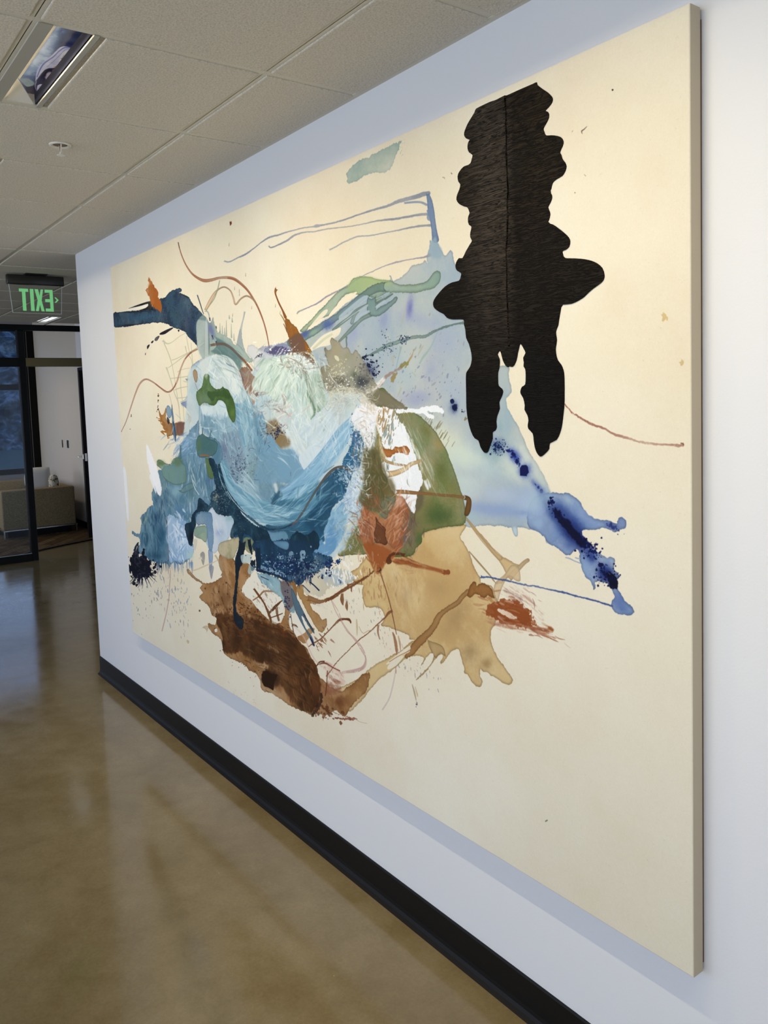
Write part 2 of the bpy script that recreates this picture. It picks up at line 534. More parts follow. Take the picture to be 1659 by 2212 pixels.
# ---- lounge window
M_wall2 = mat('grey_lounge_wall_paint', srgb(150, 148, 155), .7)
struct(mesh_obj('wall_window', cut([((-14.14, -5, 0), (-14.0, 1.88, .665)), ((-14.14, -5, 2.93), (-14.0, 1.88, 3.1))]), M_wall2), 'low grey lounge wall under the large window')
wn = bpy.data.objects.new('window_1', None); wn.location = (-14, 0, .66); col.objects.link(wn)
struct(wn, 'large dark framed lounge window looking onto trees and sky')
def wf(n, y0, y1, z0, z1, mm=M_alu, d=.07):
    return box(n, (-14.0 - d, y0, z0), (-14.0 + .015, y1, z1), mm, wn)
wf('frame', -5, 1.75, .665, .75)
wf('frame', -5, 1.75, 2.88, 2.93)
wf('frame', 1.56, 1.75, .75, 2.88)
wf('frame', -.62, -.54, .75, 2.88); wf('frame', -2.8, -2.72, .75, 2.88)
wf('glazing_bar', -5, 1.56, 1.975, 2.062)
box('frame_bead', (-13.985, 1.635, .75), (-13.975, 1.643, 2.88), mat('grey_bead', (.12, .12, .12, 1), .4), wn)
for a, b in ((-5, -2.8), (-2.72, -.62), (-.54, 1.56)):
    box('pane', (-14.03, a, .75), (-14.022, b, 1.975), M_glass, wn)
    box('pane', (-14.03, a, 2.062), (-14.022, b, 2.88), M_glass, wn)

# outside: wooded hillside
M_hill = mat('wooded_hillside', rough=1, spec=0)
g = G(M_hill)
co = g.coord()
a1 = g.noise(co, .8, 7, .7)
g.color(g.ramp(a1, [(.38, (.022, .026, .028, 1)), (.5, (.07, .08, .08, 1)), (.62, (.22, .25, .25, 1))]))
bm = bmesh.new()
random.seed(4)
ny, nz = 90, 14
grid = []
for i in range(ny):
    y = -34 + 60 * i / (ny - 1)
    top = 9.0 + .9 * math.sin(y * .35) + .5 * math.sin(y * 1.3 + 1) + random.uniform(-.35, .35)
    grid.append([bm.verts.new((-48 - 14 * (k / nz) + random.uniform(-.5, .5), y + random.uniform(-.2, .2), -1.5 + (top + 1.5) * k / nz)) for k in range(nz + 1)])
for i in range(ny - 1):
    for k in range(nz):
        bm.faces.new((grid[i][k], grid[i + 1][k], grid[i + 1][k + 1], grid[i][k + 1]))
hl = mesh_obj('wooded_hill', bm, M_hill)
hl['kind'] = 'structure'; hl['label'] = 'dark wooded hillside outside the lounge window'; hl['category'] = 'hill'
struct(box('ground', (-80, -40, -.6), (-22.0, 30, -.5), mat('outdoor_grass', (.06, .08, .05, 1), 1)), 'dark lawn outside the lounge window')

# ---- carpet
M_carp = mat('plank_carpet', rough=1, spec=.05)
g = G(M_carp)
co = g.coord((1, 1, 1), (0, 0, math.radians(38)))
br = g.n('TexBrick', offset=.5)
br.inputs['Scale'].default_value = 1.0
br.inputs['Mortar Size'].default_value = .004
br.inputs['Brick Width'].default_value = .9; br.inputs['Row Height'].default_value = .13
br.inputs['Color1'].default_value = srgb(62, 50, 34); br.inputs['Color2'].default_value = srgb(112, 92, 66)
br.inputs['Mortar'].default_value = srgb(40, 30, 22)
g.l(co, br.inputs['Vector'])
st = g.noise(g.coord((3, 90, 3), (0, 0, math.radians(38))), 1.0, 4, .6)
g.color(g.mix(.8, br.outputs[0], g.ramp(st, [(.3, g1(.25)), (.7, g1(.75))]), 'OVERLAY'))
arc = [(-10.80, 1.75), (-10.692, 1.532), (-10.60, 1.32), (-10.5, 1.093), (-10.354, .816), (-10.18, .55), (-10.0, .3), (-9.80, .05), (-9.80, -4.9), (-13.99, -4.9), (-13.99, 1.735), (-11.50, 1.735), (-11.50, 1.699), (-10.76, 1.699)]
arc = arc[1:-1] + [(-10.77, 1.699)]
bm = bmesh.new()
prism(bm, [(x, y, 0) for x, y in arc], (0, 0, .012))
cp = mesh_obj('carpet', bm, M_carp)
struct(cp, 'brown striped plank carpet of the lounge with a curved edge')
bm = bmesh.new()
edge = arc[:8]
for a, b in zip(edge, edge[1:]):
    d = Vector((b[0] - a[0], b[1] - a[1], 0)).normalized(); nn = Vector((-d.y, d.x, 0))
    if nn.x < 0: nn = -nn
    A = Vector((*a, 0)); B = Vector((*b, 0))
    prism(bm, [A, B, B + nn * .02, A + nn * .02], (0, 0, .014))
mesh_obj('edge_strip', bm, M_black, cp)

# ---- sofa
M_sofa = mat('tan_tweed', rough=.95, spec=.1)
g = G(M_sofa)
s1 = g.noise(g.coord(), 120, 3, .8)
g.color(g.ramp(s1, [(.3, srgb(116, 98, 66)), (.7, srgb(186, 166, 130))]))
g.bump(s1, .4, .004)
sf_ = empty('sofa', (-12.5, 1.2, 0), 'boxy tan tweed sofa with a chrome base rail behind the shopfront glass', 'sofa')
S0, S1 = -11.57, -13.45
box('arm', (S0 - .16, .68, .115), (S0, 1.585, .625), M_sofa, sf_, .018, 3)
box('arm', (S1, .68, .115), (S1 + .16, 1.585, .625), M_sofa, sf_, .018, 3)
box('back', (S1 + .16, 1.47, .115), (S0 - .16, 1.585, .62), M_sofa, sf_, .018, 3)
box('seat', (S1 + .16, .70, .115), (S0 - .16, 1.47, .40), M_sofa, sf_, .02, 3)
box('seat_cushion', (S1 + .165, .68, .40), (-12.515, 1.465, .50), M_sofa, sf_, .03, 3)
box('seat_cushion', (-12.505, .68, .40), (S0 - .165, 1.465, .50), M_sofa, sf_, .03, 3)
box('plinth', (S1 + .06, .74, .012), (S0 - .05, 1.53, .10), M_black, sf_)
bm = bmesh.new()
add_box(bm, (S1, .68, .1), (S0 + .004, .70, .114)); add_box(bm, (S1, 1.58, .1), (S0 + .004, 1.6, .114))
add_box(bm, (S0 - .016, .70, .1), (S0 + .004, 1.58, .114)); add_box(bm, (S1, .70, .1), (S1 + .02, 1.58, .114))
mesh_obj('base_rail', bm, M_chrome, sf_)
for x in (S0 - .012, S1 + .012):
    for y in (.69, 1.585):
        box('leg', (x - .008, y - .008, .012), (x + .008, y + .008, .1), M_chrome, sf_)
def pillow(name, c, size, rotz, tilt, material, label, mat2=None):
    t = empty(name, c, label, 'cushion', 'cushions on the lounge sofa')
    bm = bmesh.new()
    n = 14
    w_, h_, d_ = size
    for s in (-1, 1):
        gr = [[None] * (n + 1) for _ in range(n + 1)]
        for i in range(n + 1):
            for j in range(n + 1):
                u = -1 + 2 * i / n; v = -1 + 2 * j / n
                k = (max(0, 1 - abs(u) ** 3.2) * max(0, 1 - abs(v) ** 3.2)) ** .5
                gr[i][j] = bm.verts.new((u * w_ / 2 * (1 - .05 * v * v), s * d_ / 2 * k, v * h_ / 2 * (1 - .05 * u * u)))
        for i in range(n):
            for j in range(n):
                bm.faces.new((gr[i][j], gr[i + 1][j], gr[i + 1][j + 1], gr[i][j + 1]))
    bmesh.ops.remove_doubles(bm, verts=bm.verts, dist=.0005)
    bmesh.ops.recalc_face_normals(bm, faces=bm.faces)
    me = bpy.data.meshes.new('cover')
    for f in bm.faces: f.smooth = True
    bm.to_mesh(me); bm.free(); me.materials.append(material)
    o = bpy.data.objects.new('cover', me); col.objects.link(o); o.parent = t
    t.rotation_euler = (tilt, 0, rotz)
    return t
M_cush = mat('white_cushion_cloth', srgb(206, 206, 204), .9)
M_pat = mat('patterned_cushion_cloth', rough=.9)
g = G(M_pat)
pn = g.noise(g.coord((1, 1, 1)), 26, 3, .6, 1)
g.color(g.ramp(pn, [(.42, srgb(84, 74, 50)), (.5, srgb(200, 196, 180))], 'LINEAR'))
pillow('cushion', (-12.06, 1.25, .688), (.31, .375, .13), math.radians(80), 0, M_cush, 'white cushion leaning inside the near arm of the sofa')
pillow('cushion', (-11.82, 1.385, .642), (.15, .28, .12), math.radians(4), 0, M_pat, 'small olive patterned cushion behind the white one')
pillow('cushion', (-13.15, 1.37, .622), (.24, .24, .12), 0, 0, M_cush, 'small white cushion at the far end of the sofa')
# unseen pendant added to warm and brighten the lounge
ll = empty('pendant_lamp', (-12.3, .2, 2.55), 'small white pendant lamp added to warm and brighten the lounge', 'lamp')
bm = bmesh.new()
lathe(bm, [(.03, .12), (.12, .08), (.20, .0), (.19, .0), (.11, .07), (.02, .11)], (-12.3, .2, 2.55), 28)
mesh_obj('added_lamp_shade', bm, M_fixw, ll, True)
box('cord', (-12.303, .197, 2.66), (-12.297, .203, 3.1), M_black, ll)
L = area('lamp', (-12.3, .2, 2.59), (0, 0, -1), .2, .2, 9, (1, .86, .66))
L.parent = ll; L.matrix_parent_inverse = Matrix.Translation(-ll.location)

CANVAS_K = (.89, .905, .905)
# ================================================================== the painting: a small paint engine
CW, CH = 3300, 1854                       # texels of the canvas face
CX0, CX1, CZ0, CZ1 = -4.4670, -0.9750, .4310, 2.3945
YP = -.0413
_F = np.array(FD); _R = np.array(RT); _U = np.array(UP); _C = np.array(CAM)
def to_canvas(p):
    """a point measured on the photograph -> the texel of the canvas it lies on"""
    p = np.asarray(p, float)
    d = _F + np.outer((p[:, 0] - PPX) / FPX, _R) - np.outer((p[:, 1] - PPY) / FPX, _U)
    t = (YP - _C[1]) / d[:, 1]
    q = _C + d * t[:, None]
    return np.stack([(q[:, 0] - CX0) / (CX1 - CX0) * CW, (CZ1 - q[:, 2]) / (CZ1 - CZ0) * CH], 1)
ART = np.zeros((CH, CW, 3), np.float32)
rng = np.random.default_rng(11)
def fbm_tile(n, beta, lo=1, seed=0, ax=1.0):
    r = np.random.default_rng(seed)
    fx = np.fft.fftfreq(n)[None, :] * n * ax; fy = np.fft.fftfreq(n)[:, None] * n
    f = np.hypot(fx, fy); f[0, 0] = 1
    s = np.fft.fft2(r.standard_normal((n, n))) / f ** beta * (f >= lo)
    x = np.real(np.fft.ifft2(s))
    return ((x - x.mean()) / x.std()).astype(np.float32)
TN = 1024
T1 = fbm_tile(TN, 1.6, 2, 1)      # clouds
T2 = fbm_tile(TN, 1.0, 6, 2)      # rough
T3 = fbm_tile(TN, .4, 30, 3)      # grain
def samp(T, X, Y):
    x = np.mod(X, TN); y = np.mod(Y, TN)
    x0 = x.astype(np.int32); y0 = y.astype(np.int32)
    fx = (x - x0).astype(np.float32); fy = (y - y0).astype(np.float32)
    x0 %= TN; y0 %= TN
    x1 = (x0 + 1) % TN; y1 = (y0 + 1) % TN
    return (T[y0, x0] * (1 - fx) + T[y0, x1] * fx) * (1 - fy) + (T[y1, x0] * (1 - fx) + T[y1, x1] * fx) * fy
def grid(b):
    return np.meshgrid(np.arange(b[0], b[2], dtype=np.float32), np.arange(b[1], b[3], dtype=np.float32))
def cover(P, pad=2):
    x0 = max(0, int(P[:, 0].min()) - pad); y0 = max(0, int(P[:, 1].min()) - pad)
    x1 = min(CW, int(P[:, 0].max()) + pad + 2); y1 = min(CH, int(P[:, 1].max()) + pad + 2)
    if x1 <= x0 or y1 <= y0:
        return None, None
    w_, h_ = x1 - x0, y1 - y0
    SS = 3
    A = P - (x0, y0); B = np.roll(A, -1, 0)
    up = A[:, 1] > B[:, 1]
    a = np.where(up[:, None], B, A); b = np.where(up[:, None], A, B)
    sg = np.where(up, -1.0, 1.0)
    k0 = np.clip(np.ceil(a[:, 1] * SS - .5), 0, h_ * SS).astype(int)
    k1 = np.clip(np.ceil(b[:, 1] * SS - .5), 0, h_ * SS).astype(int)
    n = k1 - k0
    e = np.repeat(np.arange(len(n)), n)
    if len(e) == 0:
        return None, None
    k = np.arange(len(e)) - np.repeat(np.cumsum(n) - n, n) + k0[e]
    y = (k + .5) / SS
    x = a[e, 0] + (y - a[e, 1]) * (b[e, 0] - a[e, 0]) / (b[e, 1] - a[e, 1])
    x = np.clip(x, 0, w_ - 1.001)
    ix = x.astype(int); fx = x - ix
    row = k // SS
    acc = np.bincount(row * (w_ + 1) + ix, sg[e] * (1 - fx), h_ * (w_ + 1)) + np.bincount(row * (w_ + 1) + ix + 1, sg[e] * fx, h_ * (w_ + 1))
    m = np.clip(np.abs(np.cumsum(acc.reshape(h_, w_ + 1), 1)[:, :w_]) / SS, 0, 1)
    return (x0, y0, x1, y1), m.astype(np.float32)
def blur(m, r):
    r = int(round(r))
    if r < 1:
        return m
    for _ in range(2):
        for ax in (0, 1):
            p = np.pad(m, [(r + 1, r) if a == ax else (0, 0) for a in (0, 1)])
            c = np.cumsum(p, ax, dtype=np.float64)
            k = 2 * r + 1
            m = ((c[k:] - c[:-k]) if ax == 0 else (c[:, k:] - c[:, :-k])).astype(np.float32) / k
    return m
def catmull(P, closed, step=5):
    n = len(P)
    out = []
    for i in range(n if closed else n - 1):
        if closed:
            p0, p1, p2, p3 = P[i - 1], P[i], P[(i + 1) % n], P[(i + 2) % n]
        else:
            p0, p1, p2, p3 = P[max(i - 1, 0)], P[i], P[i + 1], P[min(i + 2, n - 1)]
        k = max(2, min(40, int(np.hypot(*(p2 - p1)[:2]) / step)))
        t = (np.arange(k) / k)[:, None]
        out.append(.5 * (2 * p1 + (p2 - p0) * t + (2 * p0 - 5 * p1 + 4 * p2 - p3) * t ** 2 + (3 * p1 - 3 * p2 + p3 - p0) * t ** 3))
    if not closed:
        out.append(P[-1:])
    return np.concatenate(out)
# measuring tiles on the photograph: origin and magnification
TI = {'A': (240, 500, 3.9976), 'B': (560, 560, 3.9976), 'C': (240, 840, 3.9976), 'D': (600, 800, 3.9976), 'E': (380, 1170, 3.9976),
      'F': (700, 1120, 3.9976), 'G': (980, 960, 3.9976), 'H': (960, 1180, 3.9976), 'K': (460, 290, 2.989),
      'M': (920, 160, 3.9976), 'N': (920, 560, 3.9976), 'P': (0, 0, 1.0)}
def pts(tile, s):
    o = TI[tile]
    a = np.array([[float(v) for v in q.split(',')] for q in s.split()])
    a[:, 0] = a[:, 0] / o[2] + o[0]; a[:, 1] = a[:, 1] / o[2] + o[1]
    if a.shape[1] > 2:
        a[:, 2] /= o[2]
    return a
MASK = {}
def rgb(c):
    return np.array(c, np.float32) / 255
def put(b, al, c, mode='n', c2=None, mixn=None):
    x0, y0, x1, y1 = b
    R_ = ART[y0:y1, x0:x1]
    c = rgb(c)
    if c2 is not None:
        c = c * (1 - mixn[..., None]) + rgb(c2) * mixn[..., None]
    al = al[..., None]
    if mode == 'm':
        R_ *= 1 - al * (1 - c)
    else:
        R_ += (c - R_) * al
def sstep(x, a, b):
    t = np.clip((x - a) / (b - a), 0, 1)
    return t * t * (3 - 2 * t)
_seed = [0]
def finish(b, m, col, a=1, mode='n', soft=0, rim=0, tex=.12, c2=None, clip=None, save=None, dry=0, cs=1.0, gran=.05):
    if b is None:
        return
    _seed[0] += 1
    sd = _seed[0] * 137.3
    if soft:
        m = blur(m, soft)
    X, Y = grid(b)
    n1_ = samp(T1, X * .55 * cs + sd, Y * .55 * cs + sd * 2)
    al = m * a
    if tex:
        al = al * np.clip(1 + tex * n1_, 0, 1.25)
    if gran:
        al = al * (1 + gran * samp(T3, X + sd, Y))
    if dry:
        al = al * sstep(samp(T2, X * .9 + sd, Y * .9) + (1 - dry) * 2.2 - .4, -.25, .25)
    if clip:
        al = al * MASK[clip][b[1]:b[3], b[0]:b[2]]
    if save:
        M_ = np.zeros((CH, CW), np.float32); M_[b[1]:b[3], b[0]:b[2]] = m
        MASK[save] = M_
    mixn = None
    if c2 is not None:
        mixn = sstep(samp(T1, X * .8 * cs + sd * 3, Y * .8 * cs), -1.0, 1.0)
    put(b, np.clip(al, 0, 1), col, mode, c2, mixn)
    if rim:
        rm = np.clip((m - blur(m, 4)) * 2.2, 0, 1) * rim * m
        if clip:
            rm = rm * MASK[clip][b[1]:b[3], b[0]:b[2]]
        put(b, rm, tuple(v * .55 for v in col), 'n')
def roughen(Q, rough):
    if rough:
        # resample evenly, then push each vertex by smooth noise
        d = np.hypot(*(np.roll(Q, -1, 0) - Q).T)
        s = np.concatenate([[0], np.cumsum(d)])
        n = max(8, int(s[-1] / 3))
        u = np.linspace(0, s[-1], n, endpoint=False)
        QQ = np.vstack([Q, Q[:1]])
        Q = np.stack([np.interp(u, s, QQ[:, 0]), np.interp(u, s, QQ[:, 1])], 1)
        sd = _seed[0] * 31.7
        Q = Q + rough * np.stack([samp(T2, Q[:, 0] * .5 + sd, Q[:, 1] * .5), samp(T2, Q[:, 0] * .5, Q[:, 1] * .5 + sd + 300)], 1)
    return Q
def poly(tile, s, col, a=1, rough=0, sm=True, pad=None, **kw):
    P = pts(tile, s)
    if sm:
        P = catmull(P, True)
    Q = to_canvas(P)
    Q = roughen(Q, rough)
    b, m_ = cover(Q, int(kw.get('soft', 0)) * 2 + 6)
    finish(b, m_, col, a, **kw)
def outline(L, w_half):
    d = np.gradient(L[:, :2], axis=0)
    d /= np.maximum(np.hypot(d[:, 0], d[:, 1]), 1e-6)[:, None]
    nn = np.stack([-d[:, 1], d[:, 0]], 1) * w_half[:, None]
    a0 = math.atan2(-nn[0, 1], -nn[0, 0]); a1 = math.atan2(nn[-1, 1], nn[-1, 0])
    capS = [L[0, :2] + w_half[0] * np.array([math.cos(a0 - k), math.sin(a0 - k)]) for k in np.linspace(-math.pi, 0, 7)[1:-1]]
    capE = [L[-1, :2] + w_half[-1] * np.array([math.cos(a1 - k), math.sin(a1 - k)]) for k in np.linspace(0, math.pi, 7)[1:-1]]
    left = L[:, :2] + nn; right = L[:, :2] - nn
    return np.vstack([left, np.array(capE), right[::-1], np.array(capS)[::-1] if False else np.array(capS)[::-1]])
def line(tile, s, col, a=1, rough=0, **kw):
    P = catmull(pts(tile, s), False, 3)
    P = P[np.concatenate([[True], np.hypot(*(P[1:, :2] - P[:-1, :2]).T) > .05])]
    Q = to_canvas(outline(P, np.maximum(P[:, 2], .5) / 2))
    Q = roughen(Q, rough)
    b, m_ = cover(Q, int(kw.get('soft', 0)) * 2 + 6)
    kw.setdefault('tex', .1)
    finish(b, m_, col, a, **kw)
def brush(tile, s, cols, a=1, dens=.6, nb=14, soft=1, ln=.35, clip=None, fade=.15, mode='n'):
    """a bristly stroke: colour and coverage vary across the stroke and run along it"""
    _seed[0] += 1
    sd = _seed[0] * 77.7
    P = catmull(pts(tile, s), False, 3)
    P = P[np.concatenate([[True], np.hypot(*(P[1:, :2] - P[:-1, :2]).T) > .05])]
    h = P[:, 2] / 2
    O = outline(P, h)
    b, m_ = cover(to_canvas(O), 8)
    if b is None:
        return
    Cc = to_canvas(P[:, :2])
    d = np.gradient(P[:, :2], axis=0); d /= np.hypot(d[:, 0], d[:, 1])[:, None]
    Nn = np.stack([-d[:, 1], d[:, 0]], 1) * h[:, None]
    Lc = to_canvas(P[:, :2] + Nn) - Cc
    seg = np.hypot(*(Cc[1:] - Cc[:-1]).T); S = np.concatenate([[0], np.cumsum(seg)])
    ys, xs = np.nonzero(m_ > .01)
    X = xs + b[0]; Y = ys + b[1]
    step = max(1, len(Cc) // 150)
    idx = np.arange(0, len(Cc), step)
    best = np.full(len(X), 1e18); bi = np.zeros(len(X), int)
    for i in idx:
        dd = (X - Cc[i, 0]) ** 2 + (Y - Cc[i, 1]) ** 2
        u = dd < best
        best[u] = dd[u]; bi[u] = i
    T_ = np.gradient(Cc, axis=0); T_ /= np.maximum(np.hypot(T_[:, 0], T_[:, 1]), 1e-6)[:, None]
    rx = X - Cc[bi, 0]; ry = Y - Cc[bi, 1]
    along = S[bi] + rx * T_[bi, 0] + ry * T_[bi, 1]
    hw = np.maximum(np.hypot(Lc[bi, 0], Lc[bi, 1]), 1)
    t = (rx * Lc[bi, 0] + ry * Lc[bi, 1]) / hw ** 2
    n = samp(T2, along * .06 / ln + sd, t * nb * 4.5 + sd) * .75 + .5 * samp(T2, along * .25 / ln + sd, t * nb * 14 + sd)
    n2_ = samp(T2, along * .04 / ln + sd * 2, t * nb * 3 + sd * 3)
    un = along / S[-1]
    ends = np.minimum(sstep(un, -.02, fade), sstep(1 - un, -.02, fade)) if fade > 0 else 1
    side = sstep(1 - np.abs(t), 0, .25)
    al = sstep(n + (dens * 2 - 1) * 2.2 - (1 - ends) * 2.5 - (1 - side) * 1.2, -.5, .7) * m_[ys, xs] * a
    full = np.zeros_like(m_); full[ys, xs] = al
    mx = np.zeros_like(m_); mx[ys, xs] = sstep(n2_, -1.2, 1.2)
    if soft:
        full = blur(full, soft)
    if clip:
        full *= MASK[clip][b[1]:b[3], b[0]:b[2]]
    put(b, np.clip(full, 0, 1), cols[0], mode, cols[1] if len(cols) > 1 else None, mx)
def blob(tile, x, y, rx, ry, ang, col, a=.6, clip=None, mode='n', warp=.5, hard=0):
    o = TI[tile]
    cx, cy = x / o[2] + o[0], y / o[2] + o[1]; rx /= o[2]; ry /= o[2]
    th = np.linspace(0, 2 * np.pi, 24, endpoint=False); A = math.radians(ang)
    E_ = np.stack([cx + 1.9 * (rx * np.cos(th) * math.cos(A) - ry * np.sin(th) * math.sin(A)), cy + 1.9 * (rx * np.cos(th) * math.sin(A) + ry * np.sin(th) * math.cos(A))], 1)
    Q = to_canvas(E_)
    c = to_canvas(np.array([[cx, cy], [cx + rx * math.cos(A), cy + rx * math.sin(A)], [cx - ry * math.sin(A), cy + ry * math.cos(A)]]))
    x0, y0 = np.maximum(Q.min(0).astype(int), 0); x1, y1 = np.minimum(Q.max(0).astype(int) + 1, (CW, CH))
    if x1 <= x0 or y1 <= y0:
        return
    X, Y = grid((x0, y0, x1, y1))
    Mx = np.stack([c[1] - c[0], c[2] - c[0]], 1); I = np.linalg.inv(Mx)
    u = I[0, 0] * (X - c[0, 0]) + I[0, 1] * (Y - c[0, 1]); v = I[1, 0] * (X - c[0, 0]) + I[1, 1] * (Y - c[0, 1])
    _seed[0] += 1; sd = _seed[0] * 53.1
    r2 = np.sqrt(u * u + v * v) + warp * .35 * samp(T1, X * .7 + sd, Y * .7) + warp * .12 * samp(T2, X + sd, Y)
    al = np.exp(-np.maximum(r2, 0) ** 2 * 1.6) if not hard else sstep(-r2, -1 - .3 / hard, -1 + .3 / hard)
    al = al * a
    if clip:
        al = al * MASK[clip][y0:y1, x0:x1]
    put((x0, y0, x1, y1), al.astype(np.float32), col, mode)
def dots(tile, x, y, sx, sy, ang, n, r0, r1, col, a=1, el=1.0, da=0, jit=25, clip=None, seed=None):
    """splatter: small drops scattered round a point; el = elongation along direction da (degrees, photograph)"""
    o = TI[tile]
    r = np.random.default_rng(seed if seed is not None else _seed[0] + 5)
    _seed[0] += 1
    cx, cy = x / o[2] + o[0], y / o[2] + o[1]
    A = math.radians(ang)
    g_ = r.standard_normal((n, 2)) * (sx / o[2], sy / o[2])
    px = cx + g_[:, 0] * math.cos(A) - g_[:, 1] * math.sin(A); py = cy + g_[:, 0] * math.sin(A) + g_[:, 1] * math.cos(A)
    rad = (r0 + (r1 - r0) * r.random(n) ** 2.2) / o[2]
    th = np.linspace(0, 2 * np.pi, 9, endpoint=False)
    for i in range(n):
        D = math.radians(da + r.normal(0, jit)); e_ = 1 + (el - 1) * r.random()
        k = 1 + .25 * r.standard_normal(9) * .6
        qx = rad[i] * e_ * np.cos(th) * k; qy = rad[i] * np.sin(th) * k
        P = np.stack([px[i] + qx * math.cos(D) - qy * math.sin(D), py[i] + qx * math.sin(D) + qy * math.cos(D)], 1)
        b, m_ = cover(to_canvas(P))
        if b is None:
            continue
        al = m_ * a
        if clip:
            al = al * MASK[clip][b[1]:b[3], b[0]:b[2]]
        put(b, al, col)

def hatch(tile, x, y, sx, sy, ang, n, ln, wd, cols, a=.7, spread=18, curve=.12, clip=None, seed=0, frame=0):
    """many short loose strokes; ang = their direction, frame = tilt of the region they fill"""
    r = np.random.default_rng(seed + int(x) * 7 + int(y))
    F_ = math.radians(frame)
    for i in range(n):
        gx, gy = r.standard_normal(2) * (sx, sy)
        cx, cy = x + gx * math.cos(F_) - gy * math.sin(F_), y + gx * math.sin(F_) + gy * math.cos(F_)
        t = math.radians(ang + r.normal(0, spread)); L_ = ln * (.4 + .9 * r.random()) / 2; k = curve * L_ * r.normal()
        w_ = wd * (.8 + 1.3 * r.random())
        dx, dy = math.cos(t), math.sin(t)
        line(tile, f"{cx-dx*L_:.1f},{cy-dy*L_:.1f},{w_*.4:.1f} {cx-dy*k:.1f},{cy+dx*k:.1f},{w_:.1f} {cx+dx*L_:.1f},{cy+dy*L_:.1f},{w_*.3:.1f}", cols[r.integers(len(cols))], a * (.35 + .55 * r.random()), tex=.25, gran=0, clip=clip)
# ---- raw canvas
X, Y = grid((0, 0, CW, CH))
_n = samp(T1, X * .25, Y * .25)[..., None]; _g = samp(T3, X * 1.0, Y * 1.0)[..., None]
ART[:] = rgb((233, 224, 204)) + _n * np.array([.006, .009, .014], np.float32) + _g * .006
_w = np.clip(samp(T1, X * .12 + 500, Y * .12 + 100), 0, 3)[..., None] * .012
ART -= _w * np.array([.3, .9, 1.2], np.float32)
_fib = samp(T2, X * 2.2, Y * 7.0)
ART -= (sstep(_fib, 2.7, 3.3) * .10)[..., None]
del _n, _g, _w, _fib
BG = (233, 224, 204)
# ---- pale blue wash on the right
poly('P', "932,521 928,518 926,538 923,551 921,558 924,569 918,561 911,568 891,573 878,588 861,600 850,606 844,596 840,596 841,606 800,622 782,632 748,656 720,679 690,702 660,718 630,731 600,745 570,756 575,790 640,830 700,860 760,900 850,930 930,990 985,1060 1005,1134 1060,1135 1101,1139 1160,1147 1175,1160 1186,1175 1215,1150 1215,1090 1191,1064 1180,1037 1155,995 1142,975 1133,950 1128,938 1113,910 1095,880 1095,860 1104,850 1104,835 1098,810 1097,792 1060,780 1020,690 1000,610 997,591 984,574 977,544 972,541 962,553 952,537 942,514 935,500",
     (163, 184, 194), .92, rough=1.2, rim=.25, tex=.08, save='wash', c2=(176, 192, 190))
for x, y, rx, ry, an, c, a in ((900, 690, 60, 25, 20, (150, 166, 205), .5), (885, 665, 9, 28, 5, (110, 118, 200), .8), (830, 690, 14, 30, 10, (140, 155, 200), .55),
        (760, 720, 20, 40, 10, (150, 165, 205), .55), (930, 800, 26, 60, 10, (140, 158, 200), .5), (960, 740, 30, 30, 0, (168, 182, 205), .5), (870, 800, 40, 60, 0, (176, 200, 200), .5),
        (900, 860, 40, 20, 0, (150, 160, 205), .5), (830, 640, 60, 22, -20, (150, 178, 190), .6), (950, 600, 40, 25, 0, (160, 184, 196), .6), (940, 540, 12, 25, 0, (140, 165, 190), .6),
        (980, 850, 30, 50, 0, (172, 190, 205), .5), (960, 960, 45, 60, -20, (206, 214, 196), .8), (1010, 990, 60, 40, 20, (196, 216, 214), .8), (1060, 1010, 60, 34, 20, (176, 204, 208), .6),
        (1000, 1070, 30, 30, 0, (196, 216, 216), .7), (1080, 1070, 60, 22, 10, (178, 198, 218), .7), (1060, 1100, 90, 16, 4, (140, 168, 212), .7), (1010, 1120, 26, 16, 0, (160, 196, 206), .6),
        (1140, 1080, 40, 40, 40, (160, 184, 220), .6), (1135, 1000, 16, 50, -25, (206, 218, 208), .7), (1095, 900, 14, 60, 0, (150, 184, 196), .6), (1105, 960, 22, 22, 0, (176, 200, 200), .5),
        (1075, 990, 40, 20, 30, (120, 158, 178), .6), (1130, 930, 14, 16, 0, (204, 214, 204), .6)):
    blob('P', x, y, rx, ry, an, c, a, clip='wash')
ART *= 1 - MASK['wash'][..., None] * np.array([.01, .03, .0], np.float32)
for x, y, rx, ry, an, c, a in ((965, 950, 40, 50, -25, (212, 216, 196), .85), (1010, 985, 60, 30, 20, (206, 218, 206), .8), (1000, 1040, 50, 26, 0, (200, 214, 212), .7), (1110, 1000, 50, 26, 35, (208, 218, 206), .7), (1060, 970, 26, 18, 0, (150, 180, 184), .6), (960, 1080, 30, 60, 0, (190, 206, 200), .6)):
    blob('P', x, y, rx, ry, an, c, a, clip='wash')
# pale film between the black legs and down the right side
poly('G', "620,30 660,90 720,160 790,290 845,415 800,440 740,330 640,200 560,60 560,0 620,0", (206, 214, 206), .45, clip=None, rim=.1)
